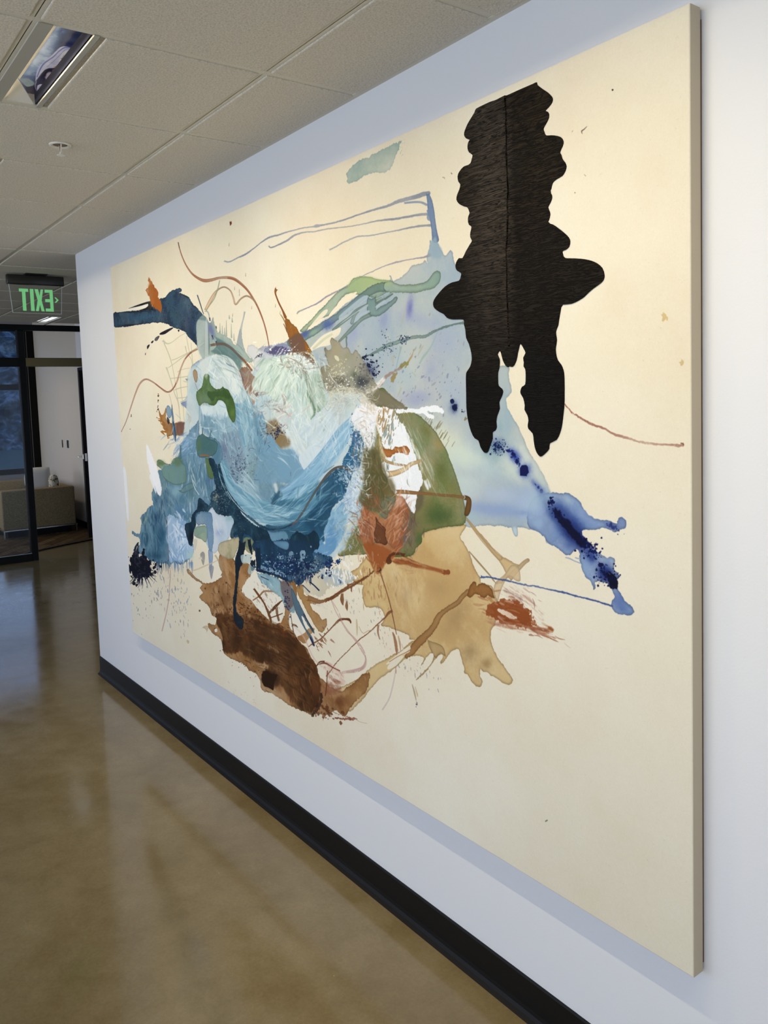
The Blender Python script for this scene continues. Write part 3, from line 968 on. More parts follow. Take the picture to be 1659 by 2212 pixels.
# drawn frame of drips at the top
line('K', "68,815,12 78,820,9 105,824,8 150,803,8 210,775,11 265,735,7 310,700,7 360,668,11 430,648,10 500,625,8 580,606,8 640,598,9 670,592,22 700,588,12 780,572,10 860,548,10 960,512,10 1060,482,14 1130,462,16 1210,430,24 1290,410,26 1350,390,30 1392,380,26", (124, 134, 160), .72, rough=.4)
line('K', "360,718,7 370,732,9 410,720,9 480,685,12 530,650,12 600,632,9 660,628,8 740,612,8 850,600,7 960,582,7 1060,560,9 1150,550,14 1240,535,13 1330,520,16 1400,515,20", (134, 140, 160), .7, rough=.4)
line('K', "748,748,10 790,728,9 850,695,9 930,662,10 1010,655,8 1100,638,7 1200,618,9 1300,598,12 1370,588,14 1410,588,16", (140, 146, 164), .7, rough=.4)
line('K', "542,1162,7 555,1145,9 600,1125,8 670,1095,9 740,1045,10 820,1005,8 890,965,6 960,920,6 1040,880,6 1120,845,7 1180,828,11 1240,815,7 1320,800,8 1370,792,12 1400,780,22", (150, 145, 165), .8, rough=.5)
line('K', "1230,445,12 1300,438,14 1345,440,14 1378,455,16", (135, 150, 180), .85)
line('K', "1385,378,20 1398,430,34 1408,500,40 1418,560,36 1428,620,34 1438,680,44", (118, 142, 180), .9, rough=.6, rim=.25, c2=(90, 115, 160))
poly('K', "1380,490 1385,510 1380,540 1395,560 1418,540 1418,480", (125, 145, 180), .8)
poly('K', "1438,660 1450,700 1480,750 1470,800 1400,790 1385,780 1400,730 1412,690", (150, 174, 192), .8, soft=2)
# grey-green swatch
poly('K', "858,260 880,230 930,180 990,150 1060,110 1130,75 1195,55 1222,40 1205,70 1200,110 1180,150 1160,200 1130,235 1080,250 1040,245 980,270 930,300 880,320 862,315 868,290", (158, 178, 170), .88, rough=2.2, tex=.14, rim=.1, cs=2)
dots('K', 1215, 80, 12, 40, 0, 26, 1, 4, (190, 195, 175), .6, 3, -60)
# ---- green ribbon
poly('B', "350,620 440,530 530,430 620,340 690,270 770,225 800,180 870,150 960,152 1040,175 1100,182 1140,185 1190,220 1250,222 1330,215 1400,208 1440,190 1480,150 1520,105 1560,100 1570,150 1550,205 1500,250 1440,265 1340,290 1240,292 1150,290 1120,310 1010,375 1000,350 1130,300 1100,290 1010,340 930,310 900,300 830,300 850,290 820,285 790,290 740,310 680,380 640,450 600,490 520,520 430,590 400,630",
     (140, 166, 132), .72, rough=1, rim=.5, tex=.12, c2=(124, 158, 142), save='green')
poly('B', "760,230 800,180 870,150 960,152 1040,175 1130,190 1150,215 1050,225 960,230 900,270 830,290 780,290", (160, 184, 122), .55, soft=3)
line('B', "1120,235,90 1010,250,80 940,290,70 880,330,60 760,430,60 640,520,60 520,590,60 400,660,70 280,720,80", (98, 128, 140), .62, rough=1, rim=.4, tex=.2, c2=(104, 134, 128))
line('B', "970,300,80 970,400,80 975,450,80 1010,470,60 1060,440,60 1130,390,44 1180,340,34", (112, 144, 140), .75, rough=1, rim=.5)
line('B', "940,390,26 840,440,24 780,500,24 700,560,26 640,610,24", (116, 146, 136), .65, rim=.4)
line('B', "980,470,40 880,520,34 800,600,36 760,640,30 720,680,24 690,710,20", (122, 150, 138), .7, rim=.45)
line('B', "860,440,22 820,490,26 800,550,30 ", (122, 150, 138), .6, rim=.3)
line('B', "1000,390,26 1060,360,18 1120,320,16 1150,300,14", (116, 146, 136), .7, rim=.4)
line('B', "755,660,16 752,700,12 755,740,12 754,765,6", (126, 150, 138), .75, rim=.4)
blob('B', 590, 560, 55, 40, -30, (84, 108, 176), .85)
blob('B', 390, 650, 45, 25, -30, (84, 104, 176), .85)
blob('B', 470, 630, 40, 16, -30, (150, 180, 160), .7)
# cream slits
poly('B', "845,285 828,282 812,300 790,292 740,330 690,380 640,430 595,495 640,465 700,420 760,360 830,300", BG, 1, rim=0, tex=0)
poly('B', "592,435 560,440 520,480 470,540 430,590 470,575 530,520 580,470", BG, .9, tex=0)
poly('B', "700,590 650,610 560,650 500,700 430,780 425,805 520,760 610,740 640,690 690,650 704,610", BG, .92, tex=0)
line('B', "640,640,20 560,690,22 470,770,20", (176, 190, 160), .5)
line('B', "520,640,10 450,720,12 410,790,14", (176, 190, 150), .6)
for q in ("1130,300 1060,330 1005,370 1040,350 1110,315", "1080,350 1010,400 1010,420 1090,370", "935,410 880,440 840,460 760,520 700,560 720,540 800,480 930,390", "930,310 880,330 780,410 690,490 700,520 780,450 935,340", "945,440 880,470 830,520 820,548 850,530 900,480 950,460"):
    poly('B', q, (168, 186, 200), .9, tex=0)
# thin green diagonal through the wash
line('B', "880,850,14 960,825,16 1040,780,26 1110,740,34 1200,715,36 1280,690,28 1350,670,30 1430,665,28 1520,620,22 1600,590,20 1690,560,18 1790,540,26", (132, 166, 162), .7, rough=.8, rim=.5)
line('B', "1225,740,30 1215,800,10 1195,880,8 1180,960,7 1160,1060,6", (150, 172, 176), .7)
line('B', "1540,630,6 1480,760,14 1420,840,20 1385,900,12", (150, 176, 172), .7)
for q in ("1260,430,6 1240,520,18 1225,580,8", "1165,820,10 1150,860,24 1160,900,10", "1420,740,8 1390,790,18 1370,830,8", "1330,980,10 1350,1010,10", "1230,1100,16 1210,1150,14 1190,1190,6"):
    line('B', q, (176, 178, 160), .7)
# tan flicks rising to the right
line('B', "960,1170,30 1040,1080,30 1100,1010,26 1160,970,24 1230,940,26", (160, 120, 100), .7, rough=2, dry=.3)
line('B', "1150,1070,20 1165,1010,26 1190,980,16", (160, 140, 90), .8, rough=2)
line('B', "1210,940,20 1240,910,30 1260,880,20", (140, 130, 70), .85, rough=2)
line('B', "1265,940,14 1275,900,22 1290,870,12", (150, 140, 70), .85, rough=2)
line('B', "1290,890,16 1320,830,14 1340,790,8", (180, 150, 110), .8, rough=2)
brush('B', "950,1170,60 1000,1110,50 1060,1050,34 1100,1010,20", [(240, 240, 240)], .9, .55, 5)
# navy splashes
dots('B', 940, 960, 50, 80, 0, 150, 3, 12, (22, 26, 70), .9, 1.3)
blob('B', 935, 960, 60, 70, 0, (40, 50, 100), .6)
blob('B', 890, 1040, 60, 50, 0, (40, 50, 70), .65)
dots('B', 1110, 780, 40, 30, 20, 40, 2, 7, (40, 60, 100), .85)
dots('B', 1240, 690, 30, 22, 0, 46, 2, 8, (44, 64, 104), .85)
dots('B', 1080, 650, 60, 20, 60, 16, 2, 6, (40, 60, 100), .8)
dots('B', 1240, 900, 260, 200, -50, 60, 3, 9, (150, 150, 150), .5, 4, -60, 15)
dots('B', 1450, 1050, 160, 160, 0, 50, 3, 9, (130, 140, 165), .6, 3, -55, 15)
for x, y, rx, ry in ((225, 1225, 14, 16), (245, 1280, 26, 34), (262, 1255, 10, 14)):
    blob('N', x, y, rx * 1.5, ry * 1.5, 0, (38, 64, 130), .7, warp=.7)
    blob('N', x, y, rx, ry, 0, (14, 24, 84), .95, hard=2, warp=.9)
dots('N', 322, 1312, 10, 10, 0, 8, 2, 7, (20, 30, 80))
line('N', "355,1360,20 345,1375,24 335,1390,12", (170, 160, 110), .8, rim=.4)
# navy bloom under the left black leg
blob('N', 620, 1610, 90, 80, 30, (50, 90, 150), .75); blob('N', 760, 1690, 60, 90, -35, (50, 80, 190), .75); blob('N', 640, 1430, 30, 90, 0, (120, 170, 190), .6, clip='wash')
dots('N', 630, 1620, 36, 36, 30, 90, 2, 10, (18, 30, 100), .9)
dots('N', 745, 1680, 12, 50, -35, 60, 3, 12, (18, 24, 110), .95)
dots('N', 800, 1770, 6, 12, -30, 10, 2, 7, (18, 24, 110), .95)
for x, y, rx, ry, an in ((520, 90, 22, 40, -35), (545, 140, 14, 26, -30), (610, 225, 24, 30, 10), (705, 345, 14, 30, -40), (755, 400, 20, 26, -30), (730, 370, 10, 14, 0)):
    blob('G', x, y, rx * 2.2, ry * 2, an, (60, 90, 190), .7)
    blob('G', x, y, rx * .8, ry * .8, an, (16, 24, 100), .95, hard=2, warp=1.2)
dots('G', 620, 235, 16, 12, 0, 12, 2, 6, (16, 24, 100)); dots('G', 560, 175, 12, 14, 0, 8, 2, 5, (16, 24, 100))
dots('G', 400, 50, 30, 30, 0, 40, 2, 8, (20, 44, 110), .8)
# ---- the blue arm reaching to the lower right
poly('G', "845,415 880,420 930,428 970,425 1010,435 1060,470 1100,510 1120,560 1150,590 1190,625 1260,645 1330,650 1380,670 1415,680 1418,640 1440,620 1475,635 1490,680 1475,715 1430,735 1410,758 1370,745 1310,720 1240,725 1150,730 1110,738 1115,770 1150,825 1200,880 1250,935 1320,975 1385,980 1390,1040 1385,1085 1430,1115 1438,1140 1415,1160 1412,1210 1425,1250 1460,1310 1480,1355 1530,1385 1560,1440 1540,1472 1470,1478 1400,1455 1360,1400 1385,1340 1380,1280 1340,1220 1290,1190 1220,1185 1225,1245 1205,1255 1185,1190 1125,1120 1100,1050 1085,1000 1085,935 1060,900 1030,925 1000,965 960,955 900,905 850,875 800,840 780,800 740,765 700,740 640,700 640,560 700,450",
     (112, 140, 196), .9, rough=1.4, rim=.45, tex=.12, save='arm', c2=(128, 156, 206))
for x, y, rx, ry, an, c, a in ((720, 520, 100, 130, 10, (160, 186, 216), .9), (980, 480, 70, 40, 30, (168, 194, 200), .6), (900, 580, 60, 50, 40, (60, 92, 168), .8), (1000, 700, 90, 100, 40, (50, 80, 170), .85), (1130, 600, 60, 50, 20, (150, 172, 212), .7), (900, 760, 60, 60, 30, (120, 152, 210), .6),
        (1050, 780, 60, 90, -35, (20, 34, 110), .9), (1190, 960, 60, 60, 30, (90, 120, 190), .6), (1140, 1050, 40, 60, 0, (140, 170, 210), .7), (1300, 1080, 60, 60, 20, (60, 90, 170), .8), (1370, 1170, 50, 60, -20, (14, 20, 80), .9), (1420, 1350, 60, 60, 0, (90, 116, 186), .5), (1350, 700, 50, 24, 20, (70, 90, 170), .6), (1450, 670, 30, 34, 0, (130, 146, 200), .5), (1330, 1000, 40, 30, 0, (130, 160, 205), .6)):
    blob('G', x, y, rx, ry, an, c, a, clip='arm')
for x, y, rx, ry, an, c, a in ((960, 640, 190, 80, 50, (62, 88, 160), .75), (1080, 800, 110, 90, 50, (40, 62, 140), .7), (860, 560, 90, 60, 40, (84, 112, 178), .6), (1150, 900, 80, 60, 50, (60, 84, 160), .6), (1300, 1090, 90, 60, 60, (56, 80, 156), .6), (1180, 610, 80, 40, 20, (116, 144, 196), .6)):
    blob('G', x, y, rx, ry, an, c, a, clip='arm')
MASK['wa'] = np.maximum(MASK['wash'], MASK['arm'])
for x, y, rx, ry, c in ((640, 560, 90, 130, (170, 192, 218)), (700, 480, 90, 110, (166, 190, 212)), (760, 560, 70, 120, (150, 174, 214)), (720, 680, 60, 50, (150, 176, 212)), (800, 470, 60, 60, (150, 178, 206))):
    blob('G', x, y, rx, ry, 10, c, .85, clip='wa')
for x, y, rx, ry, an, c, a in ((900, 620, 130, 60, 52, (54, 80, 156), .8), (1010, 740, 120, 76, 52, (30, 52, 132), .85), (1100, 850, 80, 60, 50, (26, 42, 120), .8), (1000, 870, 70, 50, 30, (74, 100, 170), .6), (1190, 970, 70, 46, 50, (40, 62, 144), .75), (1310, 1110, 70, 60, 60, (30, 50, 130), .8), (760, 420, 60, 60, 40, (110, 140, 196), .5), (600, 590, 120, 40, 0, (130, 156, 206), .6), (400, 570, 140, 40, 0, (146, 170, 212), .55), (1380, 700, 60, 26, 15, (84, 104, 170), .6), (1450, 1420, 60, 40, 30, (66, 96, 168), .6)):
    blob('G', x, y, rx, ry, an, c, a, clip='wa')
line('G', "845,535,30 880,575,50 920,640,60 970,690,60 1010,740,66 1060,800,70 1100,860,60 1140,830,40", (12, 18, 66), .92, rough=3, soft=1)
dots('G', 840, 490, 16, 16, 30, 24, 3, 13, (16, 28, 100))
dots('G', 900, 600, 50, 22, 50, 50, 3, 11, (16, 26, 96), .9)
dots('G', 1150, 870, 40, 24, 50, 40, 4, 14, (12, 20, 84))
dots('G', 1190, 910, 40, 40, 50, 70, 3, 11, (16, 26, 100))
dots('G', 1230, 960, 60, 20, 50, 26, 3, 9, (20, 34, 110))
blob('G', 1265, 1040, 24, 18, 0, (14, 22, 86), .95, hard=2, warp=1.2)
dots('G', 1290, 1100, 24, 40, 10, 50, 3, 12, (16, 26, 96))
line('G', "1330,1110,40 1350,1160,60 1370,1200,70 1390,1230,50", (8, 12, 50), .95, rough=3)
dots('G', 1340, 1150, 40, 50, 10, 40, 4, 12, (12, 20, 80), .9)
dots('G', 1370, 710, 40, 12, 20, 26, 4, 12, (50, 62, 140), .85)
dots('G', 1418, 1135, 8, 14, 0, 8, 4, 9, (20, 34, 110), .85)
line('G', "960,975,10 1000,985,12 1040,1005,9 1090,1025,10", (150, 170, 200), .85)
line('G', "1045,975,8 1070,985,10 1090,985,10", (150, 168, 205), .85)
poly('G', "500,710 545,705 555,780 540,798 520,780", (186, 204, 216), .9, rim=.3)
dots('G', 1418, 776, 3, 3, 0, 2, 4, 7, (70, 80, 110)); dots('G', 1470, 774, 2, 2, 0, 1, 3, 4, (70, 80, 110))
# ---- tan stain, lower right of the knot
TAN = (204, 168, 112)
poly('F', "1225,50 1215,90 1175,150 1200,200 1250,280 1290,400 1345,500 1365,560 1450,580 1480,660 1495,720 1480,800 1480,910 1440,970 1440,1040 1460,1120 1500,1200 1560,1280 1615,1350 1632,1400 1610,1430 1560,1425 1480,1370 1420,1335 1370,1320 1350,1300 1350,1360 1368,1400 1355,1440 1330,1458 1290,1430 1250,1370 1235,1340 1218,1345 1205,1330 1210,1300 1180,1200 1165,1140 1145,1130 1100,1150 1060,1200 1030,1245 1010,1255 1002,1240 1025,1190 1015,1165 960,1215 900,1290 850,1350 800,1398 795,1385 860,1320 920,1250 945,1190 930,1160 880,1210 845,1270 838,1262 865,1210 820,1185 760,1195 730,1190 690,1220 640,1270 560,1330 480,1390 400,1470 330,1560 250,1650 190,1659 40,1560 60,1500 180,1440 300,1370 420,1280 560,1200 650,1150 720,1090 780,1045 735,1045 730,1010 640,970 560,940 515,930 490,920 520,870 505,800 450,765 360,765 330,620 340,580 270,560 230,470 300,420 350,350 400,310 500,330 600,300 700,310 780,290 850,130 950,90 1080,62",
     TAN, .93, rough=1.2, rim=.45, tex=.08, c2=(214, 184, 130), save='tan')
for x, y, rx, ry, an, c, a in ((900, 300, 120, 100, 0, (196, 156, 98), .5), (1000, 600, 150, 120, 20, (180, 146, 96), .4), (1150, 850, 120, 200, 30, (172, 138, 92), .55), (1250, 1150, 110, 120, 20, (160, 130, 90), .6), (1400, 1250, 60, 60, 40, (160, 122, 72), .6),
        (700, 650, 90, 120, 0, (200, 172, 132), .6), (600, 470, 60, 60, 0, (220, 200, 160), .5), (800, 700, 60, 160, 0, (226, 200, 150), .6), (1300, 400, 40, 80, 10, (196, 140, 80), .5), (1100, 200, 80, 60, 0, (214, 178, 124), .5), (300, 1400, 100, 60, -35, (204, 160, 96), .5), (430, 500, 60, 60, 0, (220, 188, 140), .5)):
    blob('F', x, y, rx, ry, an, c, a, clip='tan')
brush('F', "640,380,160 700,520,220 720,700,240 740,860,180", [(186, 150, 104), (222, 196, 150)], .45, .5, 10, clip='tan')
poly('F', "1050,1195 1020,1100 900,1050 890,1020 920,1130 960,1205 1010,1165", (176, 142, 92), .5, clip='tan', rim=.4)
line('F', "890,1020,5 900,1080,5 930,1150,5 965,1200,6", (150, 116, 70), .6, clip='tan')
# darker ribbon over it
line('F', "700,1210,18 740,1160,60 800,1090,70 880,1010,64 950,930,60 1000,830,50 1080,770,44 1160,720,44 1210,660,44 1260,630,60 1290,590,60 1300,560,30", (168, 118, 66), .82, rough=1, rim=.5)
poly('F', "1240,640 1255,590 1290,545 1310,560 1315,590 1360,555 1420,580 1455,620 1460,660 1485,690 1440,680 1410,660 1380,690 1340,660 1300,655 1260,685 1235,665", (160, 104, 52), .9, rough=1, rim=.55, c2=(176, 124, 66))
# long tan beam cut-outs and struts
poly('F', "1225,10 1260,30 1310,90 1370,150 1440,230 1510,310 1580,350 1655,390 1700,400 1680,440 1600,500 1530,560 1480,560 1560,490 1560,450 1500,350 1440,290 1380,200 1300,110", (210, 180, 132), .85, rim=.4, rough=.6)
line('G', "460,1180,60 520,1110,50 570,1060,40 610,1020,36 640,1000,34", (206, 178, 136), .85, rim=.4)
poly('G', "440,1120 500,1040 560,1060 575,1120 575,1180 540,1180 500,1150 470,1150 430,1210 400,1290 380,1360 350,1320 345,1240 370,1180", (210, 184, 144), .8, rim=.3)
line('G', "130,920,8 190,990,14 260,1070,14 320,1140,12 360,1200,14", (204, 176, 128), .85, rim=.4)
line('G', "100,620,10 180,730,30 260,840,26 340,920,40 400,980,50", (206, 172, 122), .8, rim=.3)
poly('F', "1270,310 1330,400 1390,460 1450,530 1480,560 1450,580 1400,560 1350,480 1310,400", BG, .9, tex=0)
# blue thread
line('G', "225,1135,22 240,1142,20 290,1145,14 370,1160,12 450,1175,14 560,1200,14 680,1222,14 800,1245,12 920,1270,18 1020,1295,12 1150,1330,12 1260,1360,14 1370,1395,14", (72, 96, 160), .92, rough=.8)
# ---- rust patch right
RUST = (164, 84, 38)
poly('H', "390,490 440,500 520,490 600,500 660,530 700,560 740,590 755,640 740,670 650,680 560,680 480,650 420,610 350,570 370,520", RUST, .96, rough=4, tex=.05)
poly('H', "440,500 520,470 620,490 700,540 760,600 800,660 780,700 700,700 600,690 480,640 430,600 400,540", RUST, .9, rough=5, dry=.35, tex=.05)
hatch('H', 520, 560, 110, 70, 20, 60, 90, 12, [RUST, (176, 100, 56), (214, 170, 150)], .7, spread=14, frame=20)
hatch('H', 740, 700, 130, 30, 22, 60, 90, 10, [RUST, (150, 72, 40), (206, 160, 144)], .75, spread=8, frame=20)
hatch('H', 640, 430, 90, 50, 40, 50, 80, 6, [(150, 90, 80), (200, 160, 150)], .5, spread=12, frame=35)
poly('H', "460,540 520,550 600,590 625,620 590,625 520,595 470,570", (228, 208, 188), .9, rough=2, dry=.2)
poly('H', "590,480 620,468 655,475 650,495 610,495", RUST, .95, rough=2)
brush('H', "320,620,40 440,660,50 600,690,60 760,720,60 880,750,90 980,790,50", [(150, 72, 40), (190, 130, 100)], .95, .5, 8)
brush('H', "640,660,40 780,690,40 860,700,50 960,740,70", [RUST], .9, .5, 6)
brush('H', "880,700,30 920,715,36 945,735,20", [RUST], .95, .8, 6)
brush('H', "470,350,90 560,390,120 660,440,110 740,520,90 860,620,70 910,650,30", [(206, 170, 160), (140, 80, 70)], .6, .33, 12)
brush('H', "300,500,60 380,560,120 440,600,90", [(150, 80, 40), (190, 120, 80)], .8, .4, 8)
brush('H', "480,370,16 560,400,14 640,440,16 700,480,12", [(96, 50, 44)], .8, .35, 4)
# rust dash
brush('F', "560,340,50 640,350,90 720,370,60 800,400,50 900,425,36 1000,450,34 1070,470,46", [(150, 74, 34), (176, 98, 50)], .95, .74, 8)
brush('F', "560,400,120 700,430,110 800,440,70 900,450,30", [(170, 110, 80)], .5, .3, 10)
line('F', "1015,455,40 1068,470,44", (150, 74, 34), .9, rough=2)
# ---- brown mass, lower left
BR = (112, 66, 28)
poly('E', "380,110 440,130 500,150 515,180 590,180 640,200 645,290 600,360 570,430 630,490 670,520 710,580 760,640 810,690 860,710 900,700 930,650 940,600 935,560 900,420 900,360 1000,330 1040,400 1040,560 1010,600 985,640 980,720 1020,780 1060,850 1130,930 1170,1000 1215,1070 1230,1140 1270,1190 1330,1250 1430,1290 1500,1240 1659,1130 1659,1270 1560,1370 1500,1450 1455,1510 1390,1460 1300,1490 1270,1550 1262,1490 1215,1490 1180,1510 1130,1480 1060,1450 980,1410 900,1360 820,1310 740,1270 730,1200 690,1140 630,1110 610,1080 560,1045 500,1015 430,980 405,930 390,850 330,800 300,770 275,720 290,705 340,720 350,660 310,630 300,600 280,550 230,510 200,480 225,450 230,430 205,400 230,370 190,345 130,300 100,270 92,235 120,250 170,310 250,360 330,345 400,300 385,290 400,270 380,230 370,170",
     (160, 110, 62), .95, rough=1.8, rim=.4, tex=.1, c2=(186, 140, 92), save='brown', cs=2)
poly('E', "340,640 420,630 520,640 640,660 780,700 880,720 980,790 1100,900 1160,990 1215,1080 1240,1180 1250,1300 1210,1440 1150,1480 1100,1460 1040,1420 960,1330 900,1240 840,1270 740,1200 750,1110 820,1100 760,1050 640,1010 560,960 430,960 400,900 400,800 360,720", (80, 46, 20), .93, rough=5, soft=3, tex=.14, c2=(104, 62, 28), clip='brown', cs=1.6)
for x, y, rx, ry, an, c, a in ((440, 480, 60, 90, 0, (120, 72, 34), .6), (300, 440, 50, 60, 0, (190, 146, 100), .6), (560, 540, 60, 60, 0, (168, 112, 60), .7), (650, 600, 60, 50, 20, (130, 80, 38), .8), (640, 1010, 100, 40, 25, (150, 100, 46), .8), (700, 1090, 60, 40, 30, (150, 102, 50), .8), (820, 1180, 70, 70, 0, (54, 28, 12), .9), (1080, 1400, 60, 80, 30, (74, 40, 18), .8), (930, 1090, 30, 60, 0, (130, 86, 60), .6),
        (900, 700, 60, 60, 0, (168, 108, 50), .7), (1200, 1250, 60, 120, 0, (130, 76, 36), .7), (1400, 1380, 70, 70, 0, (122, 68, 34), .8), (1560, 1300, 90, 60, -35, (196, 150, 90), .6), (860, 1310, 60, 30, 30, (196, 160, 120), .8), (1300, 1300, 50, 80, 0, (150, 88, 50), .6), (540, 300, 50, 90, 0, (186, 134, 84), .6)):
    blob('E', x, y, rx, ry, an, c, a, clip='brown')
hatch('E', 560, 700, 90, 60, 30, 60, 60, 8, [(150, 100, 52), (70, 38, 16)], .6, clip='brown')
hatch('E', 900, 950, 200, 160, 28, 120, 110, 8, [(84, 46, 18), (60, 32, 14), (134, 84, 40), (150, 104, 60)], .55, spread=10, frame=35, clip='brown')
hatch('E', 1080, 1250, 80, 140, 70, 70, 90, 8, [(120, 70, 34), (60, 34, 18), (160, 110, 70)], .6, clip='brown')
hatch('E', 380, 560, 60, 90, 80, 50, 70, 8, [(120, 70, 34), (100, 58, 28)], .5, clip='brown')
poly('E', "740,1140 780,1110 830,1140 880,1150 850,1200 835,1275 790,1260 745,1225", (58, 30, 10), .92, rough=2.5)
brush('E', "560,700,220 760,790,260 960,900,240 1100,1000,200", [(70, 38, 14), (120, 72, 32)], .6, .5, 22, ln=.8)
brush('E', "660,800,30 800,870,26 900,930,24", [(214, 184, 150)], .75, .22, 6, ln=.3)
brush('E', "760,900,60 860,960,60 900,990,30", [(206, 178, 150)], .75, .26, 9, ln=.3)
brush('E', "560,740,200 760,830,260 1000,950,240 1130,1060,160", [(150, 100, 52), (196, 150, 110)], .5, .18, 30, ln=.5)
dots('E', 470, 560, 90, 110, 30, 90, 3, 9, (84, 44, 20), .7); dots('E', 660, 620, 90, 50, 30, 70, 3, 10, (90, 48, 20), .7); dots('E', 500, 960, 60, 40, 30, 16, 3, 14, (100, 50, 26), .7); dots('E', 930, 770, 30, 20, 0, 20, 4, 12, (120, 60, 20), .8)
dots('E', 700, 1080, 120, 60, 30, 26, 3, 7, (90, 50, 24), .7)
# holes in the brown
for q in ("630,305 700,290 730,340 790,440 880,450 930,520 920,600 900,690 860,700 790,640 700,570 660,520 570,430 600,350", "975,650 1010,600 1100,650 1150,730 1130,760 1060,820 1040,800 985,740", "335,755 355,755 355,780 335,780"):
    poly('E', q, (234, 228, 214), .96, tex=0, rough=1.5)
line('E', "660,510,10 720,470,12 760,430,16 830,430,12 880,440,10", (150, 100, 56), .85)
line('E', "670,400,14 720,470,18 760,530,12 800,620,22 820,690,18", (128, 76, 36), .9, rough=1)
line('E', "800,620,16 850,570,22 880,540,20 930,500,8", (112, 66, 34), .9, rough=1)
line('E', "870,560,26 875,620,22 890,680,18", (112, 62, 28), .9, rough=1); line('E', "810,660,8 870,640,10 920,620,8", (112, 62, 28), .9)
dots('E', 740, 480, 60, 60, 45, 40, 2, 6, (170, 140, 120), .6, 6, 60, 8)
dots('E', 840, 490, 30, 60, 0, 20, 2, 6, (170, 140, 130), .6, 8, 75, 6)
line('E', "990,720,26 1030,720,18 1050,735,10", (96, 50, 22), .9, rough=1)
# second tan stalk (right of the pale blue foot)
poly('E', "1040,380 1100,380 1110,460 1180,480 1280,510 1340,490 1280,520 1200,540 1160,530 1180,580 1240,640 1260,680 1300,670 1300,740 1260,780 1210,740 1150,640 1110,560 1060,470", (182, 136, 80), .9, rough=1.5, rim=.4, c2=(170, 120, 66))
poly('E', "1050,820 1110,790 1160,740 1200,755 1150,820 1120,880 1060,850", (170, 116, 62), .9, rough=1)
# small leaves of dry tan between
line('E', "240,770,50 260,740,40 270,730,20", (206, 182, 148), .8, rough=2, rim=.2); line('E', "90,850,14 105,860,20 105,875,12", (200, 170, 130), .7, rough=1)
# thin network, bottom
T_ = (118, 60, 30)
line('F', "0,710,24 60,680,16 130,640,16 200,590,14 260,555,20 330,525,16 400,480,14 440,445,16 480,425,26", (126, 74, 40), .92, rough=1)
for q in ("205,540,10 205,600,14", "235,580,12 235,625,12 238,635,4", "160,640,16 155,700,34 165,745,10", "195,710,8 195,760,22 200,800,6", "320,520,12 322,560,8", "395,430,6 400,480,10", "340,500,8 345,530,10"):
    line('F', q, (138, 84, 46), .88, rough=.8)
line('F', "480,450,12 510,540,9 545,650,8 575,760,9 590,830,8 605,900,7 625,1000,6", (140, 84, 50), .8)
line('F', "600,798,20 565,810,24 530,850,14 480,900,10 440,940,9 380,990,8 300,1050,9 220,1130,7 120,1230,7 60,1310,10 20,1360,10", (140, 84, 54), .88, rough=.6)
line('F', "470,910,18 465,980,14 480,1040,8", (150, 92, 56), .8)
line('F', "0,1010,7 60,950,8 130,885,10 180,872,16 215,872,20 230,895,14", (112, 56, 28), .9, rough=.6)
line('F', "590,980,8 610,1040,22 625,1120,24 630,1180,10 620,1260,12 622,1340,6", (168, 116, 78), .8, rough=.8)
line('F', "640,1010,8 655,1080,16 660,1140,6", (190, 150, 116), .7); line('F', "670,1080,5 690,1150,12 690,1190,6", (206, 186, 176), .7)
line('F', "500,1659,14 560,1560,12 590,1460,12 610,1360,10 625,1250,8 640,1140,6", (206, 186, 180), .7)
line('F', "60,700,8 100,800,8 150,890,9 200,975,11 250,1020,11 290,1065,14 330,1120,11 355,1180,10 355,1240,10 330,1290,26 280,1315,30 200,1325,22", (188, 146, 138), .62, dry=.25)
line('F', "300,930,4 335,990,5 380,970,5 430,960,4", (190, 160, 130), .8); line('F', "280,865,10 285,940,16 285,1010,5", (200, 176, 140), .75); line('F', "50,1040,16 75,1060,14 92,1075,4", (160, 100, 70), .8)
line('F', "760,1430,6 780,1500,14 795,1570,6", (170, 150, 120), .75); line('F', "785,1450,6 805,1520,12 808,1540,4", (200, 176, 130), .75)
dots('F', 798, 1600, 4, 20, 0, 5, 4, 8, (100, 90, 90), .8); dots('F', 520, 1100, 30, 90, 0, 20, 2, 5, (180, 160, 130), .6, 6, 80, 8)
for cx_, cy_, n_ in ((700, 1290, 12), (900, 1370, 12), (800, 1290, 8), (520, 980, 8), (240, 760, 16), (430, 830, 10)):
    dots('F', cx_, cy_, 40, 60, 0, n_, 2, 5, (150, 150, 160), .65, 6, 75, 8)
line('F', "980,1470,4 990,1500,4", (120, 120, 120), .8)
# cut-outs in the tan beam
poly('F', "745,1100 720,1110 650,1160 560,1230 535,1260 560,1255 620,1215 680,1180 740,1150", BG, .92, tex=0)
poly('F', "690,1185 640,1200 570,1250 545,1290 560,1305 610,1280 660,1230", BG, .92, tex=0)
line('F', "560,1240,6 640,1190,6 720,1150,8 780,1110,9", (176, 126, 76), .8)
